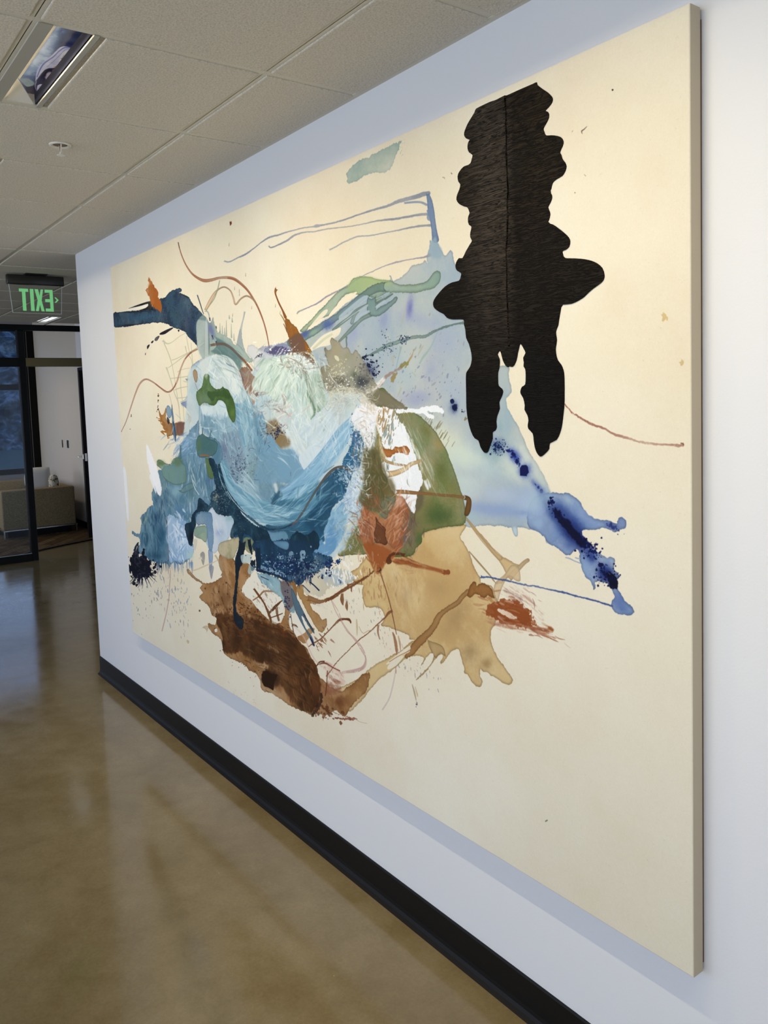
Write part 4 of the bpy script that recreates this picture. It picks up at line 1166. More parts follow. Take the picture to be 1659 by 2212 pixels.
# mauve smear beside the brown
brush('E', "1230,1060,80 1300,1100,120 1400,1170,110 1480,1220,60", [(196, 140, 126), (222, 186, 174)], .8, .55, 9)
brush('E', "1260,1180,120 1340,1240,170 1440,1250,100", [(160, 96, 70)], .75, .5, 12)
line('E', "1420,1118,8 1360,1090,10 1290,1050,14 1230,1060,10", (140, 70, 50), .9)
line('E', "1290,1035,14 1240,1040,12 1215,1075,8", (90, 40, 20), .9)
line('E', "1255,1290,30 1260,1360,26 1215,1440,30 1180,1500,22", (60, 36, 22), .85, rough=3, dry=.2)
line('E', "1310,1110,10 1305,1180,8 1300,1260,10 1290,1330,8", (120, 60, 34), .85)
dots('E', 1310, 1480, 60, 30, 30, 40, 4, 14, (120, 66, 36), .8, 2, 60)
line('E', "1360,1520,16 1420,1525,14 1500,1530,24 1560,1540,6", (140, 70, 46), .85, rough=2); line('E', "1340,1460,10 1400,1490,8 1480,1510,14", (170, 120, 100), .7, rough=2)
line('E', "1560,1540,4 1600,1560,4 1650,1570,4", (190, 160, 150), .7)
dots('E', 560, 1330, 80, 30, 30, 30, 2, 8, (220, 196, 180), .5, 3, 30)
# ---- long loop on the far left bottom
line('C', "500,1500,5 512,1600,8 505,1700,8 500,1800,8 480,1920,8 462,2000,10 440,2090,10", (196, 166, 156), .8)
# ---- green half-disc right of centre
GR = (108, 122, 62)
poly('D', "890,150 960,200 1060,290 1130,330 1230,400 1330,490 1400,590 1470,720 1530,880 1580,1030 1612,1150 1625,1250 1610,1330 1500,1350 1380,1370 1250,1410 1245,1480 1200,1530 1150,1600 1000,1610 820,1590 700,1590 600,1600 520,1600 560,1480 640,1300 700,1150 720,1000 740,800 760,700 820,600 830,400 800,260",
     GR, .9, rough=1, rim=.4, tex=.1, save='disc', c2=(132, 128, 78))
for x, y, rx, ry, an, c, a in ((950, 230, 70, 60, 40, (160, 146, 118), .85), (1130, 370, 60, 40, 40, (150, 140, 90), .6), (1280, 520, 50, 90, -30, (112, 116, 56), .6), (1390, 640, 50, 80, -30, (170, 144, 92), .7), (1400, 850, 60, 120, -20, (100, 114, 56), .7), (1500, 1000, 60, 120, -20, (122, 128, 70), .6), (1400, 1250, 130, 90, 0, (76, 102, 54), .75), (1230, 1450, 60, 60, 0, (78, 110, 56), .7),
        (850, 1000, 90, 120, 0, (96, 92, 46), .8), (820, 760, 60, 90, 0, (130, 122, 84), .8), (800, 1130, 60, 60, 0, (120, 96, 56), .6), (660, 1500, 60, 80, 0, (120, 118, 66), .7), (900, 900, 60, 60, 0, (84, 92, 40), .6)):
    blob('D', x, y, rx, ry, an, c, a, clip='disc')
for i_ in range(26):
    x_ = 1240 + i_ * 9; y_ = 400 + i_ * 8
    r_ = random.Random(i_ * 3); x_ += r_.randint(-20, 60); y_ += r_.randint(-40, 40); k_ = r_.uniform(.25, .6)
    line('D', f"{x_},{y_+70*k_:.0f},5 {x_+26*k_:.0f},{y_+20*k_:.0f},7 {x_+66*k_:.0f},{y_-50*k_:.0f},4", (120, 110, 80), .5)
brush('D', "1060,420,30 1140,520,40 1220,640,50 1290,780,56 1330,900,50 1340,1040,40", [(190, 198, 180), (120, 132, 96)], .7, .42, 8)
poly('D', "1090,1090 1080,1140 1090,1230 1150,1260 1180,1240 1240,1180 1260,1090 1240,990 1200,1000 1180,1080", (108, 92, 80), .8, soft=4)
blob('D', 1090, 1450, 90, 110, 0, (120, 98, 92), .85, clip='disc'); blob('D', 1150, 1330, 70, 90, 0, (116, 98, 84), .75, clip='disc')
# white wing
poly('D', "830,310 890,320 950,310 1000,300 1020,380 1080,470 1130,570 1170,680 1210,800 1240,900 1250,980 1210,1020 1190,1100 1180,1220 1150,1210 1110,1130 1080,1100 1010,1060 960,980 920,900 890,820 930,760 920,680 880,560 840,440", (240, 243, 250), .98, rough=2, rim=0, tex=.02)
poly('D', "1020,320 1100,330 1200,330 1280,318 1350,305 1400,318 1435,345 1425,370 1400,355 1350,360 1290,352 1300,372 1345,385 1345,412 1290,405 1260,375 1180,370 1100,370 1020,375", (240, 243, 250), .98, rough=1.5, tex=.02)
line('D', "1300,370,6 1330,368,6", (120, 140, 180), .6)
brush('D', "1130,560,60 1190,700,50 1230,820,40 1250,920,40", [(240, 243, 250)], .9, .4, 7)
brush('D', "1270,930,40 1290,980,50 1310,1030,40", [(236, 240, 246)], .95, .6, 6)
dots('D', 900, 430, 40, 100, 10, 50, 4, 8, (176, 140, 90), .8, 8, 100, 6)
dots('D', 960, 480, 50, 90, 10, 50, 4, 7, (150, 150, 130), .8, 7, 108, 6)
for x, y in ((990, 490), (930, 550), (970, 590), (1000, 770), (950, 840)):
    line('D', f"{x+8},{y-34},6 {x},{y},24 {x-12},{y+30},8", (150, 168, 176), .85)
line('D', "1020,770,8 1000,780,22 985,790,8", (160, 176, 156), .9)
poly('D', "905,680 960,680 990,690 1010,670 1050,665 1090,655 1130,675 1140,700 1125,735 1095,730 1070,712 1010,718 985,740 960,750 930,730", (184, 106, 40), .95, rough=1.5, rim=.4)
line('D', "900,740,20 930,780,24 980,800,24 1040,815,22 1090,820,20 1115,835,30", (206, 172, 124), .9, rim=.35)
line('D', "930,900,60 1000,890,50 1060,870,46 1110,845,40 1150,810,36 1210,790,30 1245,770,20", (216, 184, 136), .92, rim=.4)
line('D', "1010,1050,36 1090,1050,36 1180,1058,30 1300,1065,26 1420,1078,26 1520,1085,26 1600,1095,30", (176, 126, 74), .85, rim=.5)
line('D', "1600,1095,40 1645,1110,40 1650,1150,46 1640,1210,50 1630,1240,40", (124, 86, 44), .92, rim=.5)
brush('D', "830,320,60 850,450,50 860,560,50 880,680,60 930,780,50", [(190, 146, 96), (222, 196, 160)], .8, .55, 7)
# rust heart under the wing
poly('D', "700,1160 760,1180 800,1210 860,1230 900,1290 940,1180 1010,1170 1020,1090 1080,1090 1110,1150 1130,1260 1110,1380 1080,1450 1080,1520 1010,1600 970,1640 900,1680 860,1700 830,1659 780,1580 740,1500 700,1380 680,1250", (176, 98, 58), .93, rough=2, soft=1, tex=.1, c2=(190, 124, 84))
blob('D', 1040, 1130, 60, 60, 0, (220, 186, 170), .8); blob('D', 760, 1400, 60, 100, 0, (176, 116, 86), .6); blob('D', 1050, 1280, 50, 90, 0, (196, 128, 90), .6)
poly('D', "850,1260 880,1320 930,1370 925,1430 950,1490 930,1510 880,1490 840,1480 830,1400 850,1340", (110, 62, 36), .9, rough=1.5, rim=.4)
poly('D', "880,1170 900,1120 960,1090 1015,1080 1010,1160 960,1230 940,1290 900,1270 870,1220", (122, 128, 104), .85, rough=1, rim=.3)
poly('D', "740,1500 830,1490 1010,1590 940,1659 860,1760 780,1620", (170, 90, 40), .85, soft=2, rough=1)
line('D', "1105,1600,26 1050,1585,24 990,1590,24 960,1620,34 960,1650,50", (110, 58, 30), .92, rough=1)
line('F', "460,430,50 475,440,44", (80, 62, 44), .9, rough=1)
brush('D', "700,1250,60 820,1380,80 900,1500,60", [(214, 170, 146)], .5, .3, 8); brush('D', "960,1250,80 1040,1330,90 1080,1430,60", [(220, 176, 150)], .5, .35, 9)
# tan and grey ground under the knot (left of the tan stain)
poly('E', "1180,260 1260,230 1340,250 1420,230 1500,250 1540,320 1480,360 1420,380 1330,400 1250,480 1180,460 1110,440 1100,380 1130,300", (202, 194, 172), .8, rough=3, tex=.2, c2=(176, 190, 200))
brush('E', "1150,480,60 1250,520,90 1330,600,60", [(214, 216, 214), (190, 190, 190)], .6, .4, 9)
dots('F', 160, 470, 70, 60, 0, 60, 4, 10, (240, 236, 228), .9, 5, 75, 10); dots('F', 380, 450, 60, 60, 0, 40, 3, 6, (190, 150, 100), .8, 8, 95, 6)
dots('F', 470, 640, 60, 60, 0, 40, 3, 6, (186, 140, 90), .6, 10, 82, 6)
# ---- the orange horn at the top
line('A', "1440,485,36 1425,500,26 1418,530,14 1430,570,12 1450,620,13 1480,680,14 1505,740,24", (160, 96, 40), .95, rim=.3)
poly('A', "1505,745 1530,760 1560,800 1600,830 1620,870 1650,900 1680,950 1720,1010 1730,1060 1640,1070 1580,1040 1550,960 1530,900 1510,830 1500,790", (176, 112, 38), .95, rough=1.2, rim=.4, c2=(158, 96, 34))
line('A', "1462,715,6 1485,750,9 1505,790,10", (150, 120, 70), .8); line('A', "1488,795,6 1505,830,8 1520,870,8", (130, 90, 50), .8)
poly('B', "250,700 350,640 400,800 290,800 270,760", (120, 92, 84), .7, soft=2)
# ---- upper left: the long-necked dark shape
NV = (38, 62, 92)
poly('A', "22,705 60,700 130,690 220,684 300,680 345,672 360,640 400,600 430,575 460,572 500,528 550,505 590,490 608,500 606,520 585,526 640,550 672,565 700,620 740,655 770,695 800,722 832,765 845,800 850,900 850,1060 812,1105 790,1092 762,1030 740,985 700,940 665,905 640,872 600,850 560,836 500,806 450,790 400,785 330,791 250,806 120,822 22,820",
     NV, .97, rough=1.4, rim=.5, tex=.06, c2=(56, 88, 116), cs=2.5, save='neck')
for x, y, rx, ry, an, c, a in ((180, 740, 140, 22, 0, (54, 96, 134), .8), (350, 730, 90, 26, 0, (60, 100, 132), .8), (560, 620, 80, 80, 0, (52, 84, 116), .7), (620, 700, 70, 90, 20, (64, 92, 124), .7), (560, 720, 40, 40, 0, (60, 92, 96), .7), (700, 800, 50, 80, -20, (58, 78, 120), .7), (700, 900, 40, 50, 0, (36, 62, 96), .6), (250, 690, 200, 8, -3, (14, 22, 44), .8), (250, 806, 220, 10, -2, (12, 18, 40), .9), (650, 560, 40, 12, 30, (20, 26, 44), .7), (820, 830, 40, 60, 0, (110, 124, 176), .7), (800, 720, 40, 50, 0, (80, 110, 130), .6), (580, 510, 30, 14, -10, (70, 110, 160), .7)):
    blob('A', x, y, rx, ry, an, c, a, clip='neck')
dots('A', 480, 700, 240, 90, 10, 260, 2, 4, (96, 130, 156), .3, 2, 0, 90, clip='neck'); dots('A', 480, 700, 240, 90, 10, 160, 2, 4, (14, 24, 50), .4, 2, 0, 90, clip='neck')
poly('A', "150,665 240,630 335,602 350,625 362,672 400,690 340,676 270,682 230,684 300,660 322,634 300,628 240,650 180,664", (22, 20, 26), .96)
poly('A', "52,696 130,682 160,664 230,648 300,630 318,624 316,640 290,658 220,674 150,684 100,694", (240, 236, 226), .96)
poly('A', "330,400 345,425 380,480 395,500 412,545 405,575 430,620 437,660 428,700 400,680 370,665 345,620 330,560 310,540 298,500 320,480 330,450 320,430", (184, 100, 34), .94, rough=3)
brush('A', "345,380,60 335,440,60 310,500,40 325,560,30", [(220, 170, 130)], .7, .35, 6)
for q in ("532,828 480,848 420,880 426,892 465,886 500,862 532,840", "418,900 386,914 374,940 394,946 410,925", "366,940 345,955 350,966 363,958", "332,975 310,990 313,1018 330,992", "300,1045 292,1062 298,1068", "575,850 583,868 592,850"):
    poly('A', q, (26, 22, 42), .97)
# ---- lines on the left
line('A', "578,90,8 592,150,9 615,220,10 650,295,12 700,365,16 760,408,22 810,425,28 870,418,26 930,402,22 1000,398,24 1060,410,26 1120,450,22 1180,510,18 1230,585,16 1270,660,14 1310,760,12 1340,860,10 1355,940,9 1365,1000,8", (196, 132, 98), .75, rim=.5, tex=.25)
line('A', "1000,402,12 1060,412,14 1120,455,14 1180,515,10 1230,590,8 1270,665,7 1310,765,6 1355,940,6 1365,1000,7", (160, 88, 56), .6)
line('A', "578,90,7 590,140,5", (90, 60, 40), .8)
line('A', "810,685,18 850,612,28 890,540,22 930,498,14 980,480,14 1030,512,12 1055,570,14 1075,630,16 1120,582,14 1170,557,16 1220,582,14 1250,620,12", (214, 172, 138), .7, rim=.5)
line('A', "938,420,8 920,500,9 890,580,9 850,640,6 820,690,5", (150, 160, 130), .85)
line('A', "743,545,9 765,610,9 790,690,7 800,712,5", (70, 86, 100), .9)
CG = (190, 190, 164)
for q in ("440,935,20 480,968,12 520,960,8 560,930,7 600,900,6 650,875,6", "455,960,8 490,1040,7 515,1110,8 530,1170,6 545,1250,6 560,1350,6 575,1440,7 585,1520,6", "520,1112,8 560,1100,7 640,1060,7 700,1030,7 760,990,7 800,960,7",
          "475,1165,16 500,1240,9 520,1300,9 545,1390,8 580,1480,8 590,1560,8 598,1640,6", "490,1180,7 560,1130,7 640,1070,7 720,1030,6", "640,985,10 655,1050,6 690,1100,6 705,1170,6", "510,1270,8 600,1260,9 665,1250,9", "540,1372,7 600,1350,9 690,1335,8", "560,1440,7 650,1432,7 700,1420,7",
          "600,1200,5 602,1350,6 620,1500,6 632,1640,5", "690,960,5 700,1090,6 715,1190,5", "660,1250,6 660,1400,5 670,1560,5", "570,1215,5 620,1190,5 680,1180,5", "650,900,5 665,990,6 680,1060,5", "500,1400,5 520,1480,6 540,1640,5", "620,1290,6 655,1300,8 690,1290,6"):
    line('A', q, CG, .8)
line('A', "88,1735,9 95,1715,6 130,1640,8 170,1520,10 210,1400,12 250,1312,15 300,1276,15 360,1300,12 420,1345,13 480,1386,14 530,1362,13 570,1292,13 600,1190,12 640,1100,13 690,1045,15 760,1010,14", (200, 150, 126), .72, rim=.4)
line('A', "380,1312,8 430,1352,9 500,1388,7 540,1352,9 560,1310,7", (150, 80, 60), .6); line('A', "640,1100,7 690,1045,9", (140, 70, 56), .6)
# orange-brown splash below it
poly('C', "410,170 425,210 445,220 470,165 480,190 470,240 500,290 540,300 580,290 640,285 665,250 655,200 690,240 700,260 680,300 680,370 650,400 590,405 560,410 520,400 490,420 480,380 450,340 440,290 415,240", (178, 118, 50), .94, rough=2.4, rim=.35, c2=(150, 96, 50))
poly('C', "570,290 640,290 680,320 680,390 600,405 570,380", (120, 88, 92), .75, soft=2)
dots('C', 450, 330, 12, 50, -25, 24, 4, 9, (176, 112, 44), .9, 4, 35, 20); dots('C', 405, 120, 3, 40, 0, 9, 4, 9, (80, 56, 36), .9)
poly('C', "480,150 500,145 518,180 522,230 505,255 490,240 476,200", (120, 156, 190), .95, rim=.4); poly('C', "482,240 505,270 500,305 486,290", (24, 28, 50), .95)
poly('C', "525,130 535,200 545,290 560,340 562,440 555,460 540,410 530,340 524,240 520,180", (88, 130, 170), .92, rough=1, rim=.4); line('C', "535,280,8 550,360,8 558,450,5", (30, 50, 84), .8)
dots('C', 170, 270, 8, 40, 0, 5, 4, 8, (130, 110, 90), .8)
# ---- spiky wash right of the neck
poly('A', "740,790 800,722 835,765 850,790 870,760 880,740 890,790 905,840 925,880 940,850 945,880 985,890 1000,905 1030,915 1055,965 1080,985 1095,910 1112,850 1125,845 1135,950 1160,1040 1205,1092 1245,1112 1200,1130 1100,1090 1000,1060 900,1060 850,1100 790,1095 745,1000", (148, 172, 166), .85, rough=1.6, rim=.2, c2=(160, 180, 178), save='sp')
blob('A', 865, 850, 36, 80, -15, (112, 124, 178), .85, clip='sp'); blob('A', 950, 950, 60, 50, 20, (126, 156, 152), .6, clip='sp'); blob('A', 1010, 1000, 70, 40, 20, (120, 150, 150), .6, clip='sp')
for x, y0_, y1_ in ((940, 790, 870), (960, 812, 880), (980, 830, 890), (995, 765, 900), (1038, 795, 915), (880, 740, 800), (905, 810, 850), (1060, 880, 940), (1020, 720, 750), (1045, 740, 780)):
    line('A', f"{x},{y0_},4 {x},{(y0_+y1_)//2},8 {x+2},{y1_},14", (160, 172, 160), .85)
line('A', "1155,685,16 1145,740,12 1130,800,14 1115,880,26 1110,960,50", (168, 174, 180), .8)
line('A', "805,690,6 830,690,12 845,720,10 850,770,9", (150, 170, 170), .8)
for q in ("870,890,14 880,930,10", "905,940,14 912,960,16", "850,740,10 855,770,8", "905,815,10 910,835,8"):
    line('A', q, (40, 48, 84), .9)
for x, y in ((1068, 490), (1110, 540), (1108, 510), (1020, 110), (1163, 372), (1050, 720), (1420, 640), (1215, 655), (1460, 700)):
    line('A', f"{x},{y-14},3 {x-2},{y+14},6", (150, 140, 110), .7)
line('A', "1605,715,6 1625,690,8 1660,675,10", (170, 176, 160), .8)
# pale blue haze over the shoulder
poly('C', "640,80 690,0 760,-220 850,-280 960,-260 1060,-200 1150,-60 1200,60 1230,160 1240,260 1150,330 1050,300 1010,200 960,110 910,110 880,150 800,135 770,200 760,300 710,300 690,260 700,200 650,165 610,150 600,110 625,105", (190, 206, 214), .8, rough=2, c2=(172, 190, 206), rim=.15)
poly('A', "650,1290 640,1270 660,1270 690,1250 690,1170 740,1120 800,1095 850,1090 840,1230 800,1260 760,1340 740,1420 760,1480 770,1520 770,1659 700,1659 690,1600 650,1530 620,1500 605,1480 640,1470 665,1440 670,1380 690,1330 680,1290", (158, 176, 196), .85, rough=1.5, rim=.3, c2=(136, 150, 190))
# ================= the knot in the middle
# olive-brown ground at its top right
poly('B', "560,790 570,760 600,790 625,770 612,700 625,684 650,690 690,720 725,765 760,760 800,820 830,780 860,820 900,870 960,980 990,1040 1040,1120 1100,1150 1180,1210 1280,1290 1180,1300 1050,1260 960,1260 860,1220 760,1240 640,1240 580,1150 540,1040 530,930 590,920", (160, 154, 132), .92, rough=2, rim=.3, c2=(132, 126, 104), save='olive')
for x, y, rx, ry, an, c, a in ((660, 780, 60, 90, 10, (172, 160, 132), .7), (700, 1050, 90, 60, 0, (96, 92, 78), .75), (820, 1000, 60, 60, 0, (76, 88, 66), .9), (880, 1060, 50, 50, 0, (60, 66, 78), .7), (660, 930, 60, 60, 0, (176, 168, 130), .6), (820, 1180, 60, 40, 0, (140, 130, 110), .6), (760, 840, 40, 40, 0, (150, 152, 120), .5)):
    blob('B', x, y, rx, ry, an, c, a)
poly('B', "650,830 680,840 692,870 680,880 655,860", (206, 204, 176), .9)
dots('B', 690, 960, 60, 60, 0, 60, 3, 8, (206, 204, 176), .7, 2, 0, 90); dots('B', 700, 1080, 90, 40, 0, 70, 2, 6, (236, 238, 236), .8, 2, 0, 90)
# reddish and violet bits at the join
poly('B', "60,800 110,765 190,750 240,770 290,800 250,830 190,830 100,835", (62, 44, 84), .9, rough=2)
poly('B', "0,770 200,730 260,760 250,830 120,850 60,860 0,800", (120, 128, 180), .6, rough=2)
poly('B', "290,800 420,800 470,850 480,900 450,960 380,940 320,890 210,840 260,800", (120, 86, 62), .88, rough=2, c2=(96, 72, 60))
# main pale mass
poly('P', "408,803 430,782 465,768 500,785 535,800 555,785 565,770 600,768 650,768 690,800 705,845 740,845 770,850 800,870 812,930 800,1000 790,1060 780,1110 760,1150 740,1190 690,1210 600,1200 520,1170 460,1120 420,1090 400,1040 395,960 400,900 405,860",
     (196, 210, 214), .97, rough=3, soft=4, c2=(180, 202, 212), save='knot')
# violet-white tuft at its left shoulder
poly('A', "1175,1010 1200,980 1240,985 1270,1010 1330,1040 1400,1080 1340,1140 1280,1200 1240,1200 1230,1120 1180,1060", (206, 210, 220), .85, rough=2, rim=.2)
for i_ in range(5):
    line('A', f"{1235+i_*14},{1110-i_*14},4 {1265+i_*10},{1075-i_*6},7 {1300},{1080-i_*8},5", (44, 50, 80), .7, rough=2)
# teal and rust stroke over the left shoulder
brush('A', "840,960,150 930,1000,130 1010,1050,120 1080,1110,110 1150,1180,110", [(96, 130, 134), (120, 150, 150)], .95, .85, 10, ln=.8)
poly('A', "1110,1180 1150,1170 1190,1180 1225,1235 1310,1322 1300,1350 1250,1440 1225,1500 1190,1430 1150,1340 1110,1240", (146, 92, 62), .94, rough=2, c2=(128, 88, 72))
line('A', "850,985,20 920,972,24 980,975,22 1040,1010,20 1100,1070,18 1160,1130,18 1215,1200,16", (130, 100, 88), .75, rim=.3)
line('A', "870,1095,14 950,1095,14 1040,1150,16 1100,1220,18 1140,1290,20", (120, 90, 110), .7)
line('A', "1125,1090,10 1180,1150,12 1215,1200,9", (170, 96, 48), .85)
brush('A', "1190,1380,60 1220,1450,70 1260,1480,50", [(226, 232, 228)], .8, .45, 6)
# dome strokes, left half
brush('A', "760,1300,90 800,1180,110 900,1120,110 1000,1140,110 1070,1250,100 1110,1400,90", [(214, 224, 224), (196, 212, 218)], .95, .75, 10, ln=.8)
brush('A', "900,1230,80 980,1220,90 1050,1300,90 1110,1450,80", [(222, 230, 228)], .9, .7, 8, ln=.8)
# mint dome, right half
brush('B', "-60,960,120 60,930,140 160,900,130 300,880,130", [(200, 216, 206), (184, 204, 198)], .95, .75, 12)
brush('B', "20,1250,220 60,1080,240 130,960,200 200,900,120", [(196, 216, 206), (210, 226, 218)], .95, .8, 20, ln=.7)
brush('B', "120,1300,240 190,1120,260 250,980,220 300,890,120", [(190, 212, 202), (214, 228, 220)], .95, .75, 22, ln=.7)
brush('B', "300,1450,260 360,1250,280 400,1080,240 420,940,150", [(186, 208, 204), (210, 224, 222)], .95, .75, 22, ln=.7)
brush('B', "480,1500,200 500,1300,200 500,1100,130 480,930,60", [(192, 210, 208), (170, 190, 180)], .95, .7, 14, ln=.7)
for q in ("60,1200,26 130,1080,34 190,980,26", "120,1290,26 200,1150,34 260,1060,22", "20,1090,26 90,980,34 150,930,26", "180,1330,26 260,1170,26 290,1090,20", "90,1250,22 150,1160,26 200,1090,20"):
    brush('B', q, [(132, 158, 146)], .7, .35, 4, ln=.6)
brush('B', "380,930,30 420,1050,50 450,1180,50 480,1300,30", [(110, 116, 100), (140, 150, 136)], .85, .45, 7)
brush('B', "200,930,30 280,900,80 360,960,90 400,1040,60", [(120, 116, 104)], .7, .4, 9)
poly('B', "415,1120 440,1180 460,1240 490,1300 480,1360 470,1400 485,1440 470,1455 445,1420 445,1360 470,1330 430,1240", (118, 150, 128), .85, rough=2)
poly('B', "500,1240 530,1300 560,1330 578,1370 575,1430 560,1490 540,1460 510,1410 520,1370 505,1320", (124, 154, 130), .85, rough=2)
brush('B', "500,1000,40 540,1120,46 560,1250,40 570,1350,20", [(150, 172, 156)], .7, .45, 6)
brush('B', "240,820,60 340,880,100 430,900,80", [(238, 240, 238)], .9, .4, 12); brush('B', "330,810,14 420,810,16 480,870,18 520,960,16 550,1100,14", [(214, 222, 200)], .85, .65, 3)
dots('B', 280, 830, 90, 40, 20, 90, 2, 6, (244, 246, 246), .9, 3, 40, 60); dots('B', 420, 890, 50, 40, 0, 60, 2, 5, (240, 242, 240), .9, 3, 30, 60)
# grey brown scumble, left of the mint
brush('B', "-60,1160,60 20,1150,50 70,1150,30", [(140, 104, 96)], .8, .4, 6)
brush('B', "0,1260,60 80,1250,60 180,1290,50", [(170, 160, 160)], .7, .4, 6)
brush('D', "20,200,30 60,260,50 30,370,40", [(150, 130, 130)], .6, .4, 6)
# hazy dome, right
brush('B', "600,1230,60 640,1160,50 720,1130,46 800,1140,50 850,1190,50", [(206, 204, 176), (190, 188, 168)], .85, .55, 8)
blob('B', 700, 1240, 100, 60, 0, (168, 166, 160), .7); blob('B', 660, 1400, 90, 120, 0, (198, 214, 222), .85)
brush('B', "620,1500,200 640,1380,200 680,1260,160 740,1190,100", [(204, 218, 226), (180, 190, 194)], .85, .6, 20, ln=.6)
brush('D', "120,560,200 180,420,220 240,300,200", [(210, 222, 228), (192, 210, 220)], .9, .65, 18, ln=.7)
brush('D', "180,700,240 300,600,260 420,460,240 500,330,160", [(206, 220, 228), (188, 206, 220)], .95, .75, 22, ln=.8)
brush('D', "60,420,120 120,560,120 180,700,120 260,780,100", [(214, 224, 228)], .95, .7, 12, ln=.8)
# blue half: light blue body
poly('C', "780,140 860,150 910,115 960,105 1000,150 1040,280 1100,160 1180,120 1240,200 1300,240 1340,330 1380,500 1480,560 1560,520 1650,640 1640,800 1560,830 1480,800 1400,800 1420,900 1380,1000 1280,960 1180,900 1080,840 980,860 940,760 920,620 930,480 860,420 800,380 770,300", (138, 174, 196), .92, rough=3, soft=7, c2=(112, 152, 178))
poly('C', "780,135 860,150 910,115 960,105 990,140 1010,220 960,260 860,240 790,220", (206, 220, 226), .9, soft=3, rough=2)
brush('C', "800,330,80 880,260,90 960,280,90 1020,360,90", [(126, 168, 196), (184, 206, 218)], .85, .5, 12)
brush('C', "1100,60,140 1120,200,200 1150,380,220 1180,520,200", [(118, 164, 192), (150, 188, 208)], .95, .8, 22, ln=1)
brush('C', "1240,200,120 1280,340,140 1320,480,140 1350,600,120", [(112, 158, 188), (136, 176, 200)], .95, .75, 14, ln=1)
brush('C', "1000,300,160 1040,480,180 1080,640,180 1140,760,150", [(140, 166, 190), (120, 146, 172)], .9, .65, 16, ln=.8)
dots('C', 1120, 660, 60, 60, 0, 130, 2, 7, (60, 74, 100), .6, 2, 0, 90); dots('C', 1030, 780, 40, 40, 0, 60, 2, 7, (56, 70, 100), .6, 2, 0, 90)
blob('C', 980, 520, 50, 80, 0, (96, 112, 150), .6); blob('C', 1300, 720, 120, 90, 0, (122, 154, 160), .7)
poly('C', "1340,320 1400,260 1440,280 1500,380 1550,450 1540,500 1440,530 1390,500 1360,420", (146, 128, 98), .85, soft=5, rough=3); blob('C', 1440, 440, 70, 50, -30, (150, 124, 76), .7)
dots('C', 1430, 370, 50, 26, -40, 90, 2, 8, (40, 56, 100), .85, 2, -40, 60)
poly('C', "1470,590 1520,530 1570,530 1620,600 1659,650 1659,790 1560,820 1500,800 1440,740", (126, 170, 204), .95, rough=2, soft=1)
poly('D', "180,760 240,690 330,600 400,700 370,780 320,840 290,905 240,880", (204, 218, 228), .9, rough=2)
brush('D', "90,700,60 130,790,60 180,880,40", [(170, 200, 220)], .8, .4, 8); brush('D', "250,780,60 300,830,60 340,800,30", [(222, 232, 240)], .8, .4, 8)
# the big blue smile
poly('D', "-120,600 -60,560 0,650 60,690 120,690 170,760 230,870 300,910 220,930 140,960 100,985 40,970 -60,980 -200,960 -160,760", (122, 166, 198), .93, rough=2, soft=2)
poly('D', "400,960 460,880 530,840 600,830 560,780 610,690 640,600 660,520 700,540 740,620 730,740 700,860 650,880 640,920 600,1010 570,1100 480,1170 440,1290 400,1380 400,1480 300,1560 180,1600 0,1620 -200,1560 -340,1480 -380,1400 -200,1360 -100,1330 40,1300 100,1250 200,1180 300,1100", (44, 102, 140), .95, rough=2, soft=1, tex=.08, c2=(34, 84, 120))
brush('C', "940,600,80 960,700,110 1010,830,130 1090,930,150 1200,1010,170 1320,1060,190 1440,1080,210 1550,1040,220 1659,960,230 1740,860,220", [(96, 152, 184), (140, 186, 208)], .98, .95, 26, ln=1.6, fade=.02)
brush('C', "1000,860,40 1080,960,50 1200,1060,56 1330,1120,70 1450,1130,80 1560,1100,90 1680,1010,90", [(176, 208, 224), (110, 164, 194)], .95, .6, 14, ln=1.6)
brush('C', "1200,980,20 1320,1060,40 1440,1080,50 1560,1040,50 1680,960,50", [(196, 220, 230)], .9, .5, 10, ln=1.6)
brush('C', "1380,900,60 1440,960,80 1520,960,90 1600,900,90 1680,820,70", [(62, 116, 148), (84, 138, 168)], .95, .8, 10, ln=1.2)
poly('C', "1430,810 1500,830 1560,840 1659,790 1760,780 1800,820 1700,940 1600,1000 1500,1010 1420,990 1380,960 1440,900", (66, 118, 150), .8, soft=5, rough=2, c2=(84, 140, 170))
poly('C', "1380,1010 1400,940 1460,870 1440,960 1420,1000", (52, 98, 130), .8, soft=3)
brush('D', "0,1080,90 120,1040,130 230,960,150 330,860,150 430,740,150 520,620,150 590,510,120 640,430,60", [(150, 192, 222), (116, 166, 204)], .97, .85, 20, ln=1.6, fade=.06)
brush('D', "380,720,60 470,600,80 560,500,70 640,430,30", [(190, 214, 234)], .9, .5, 10, ln=1.4)
poly('D', "550,820 600,720 640,600 660,525 690,560 680,680 650,790 640,880 590,840", (46, 110, 156), .95, rough=3)
brush('D', "40,1260,120 180,1200,140 320,1110,150 450,1000,120 560,900,80", [(76, 136, 172), (54, 112, 150)], .8, .55, 18, ln=1.4)
brush('D', "20,1130,50 130,1110,60 240,1020,60 330,920,50", [(110, 170, 200)], .85, .5, 9, ln=1.2)
blob('D', 120, 1400, 100, 90, 0, (46, 96, 124), .6)
hatch('D', 300, 1150, 160, 90, -38, 90, 140, 8, [(96, 156, 190), (40, 96, 134), (130, 180, 206)], .5, spread=8, frame=-38)
hatch('D', 200, 1050, 120, 60, -40, 60, 150, 7, [(150, 196, 220), (190, 216, 230)], .55, spread=7, frame=-40)
hatch('D', 480, 700, 120, 60, -50, 60, 130, 7, [(196, 218, 234), (150, 190, 220)], .5, spread=8, frame=-52)
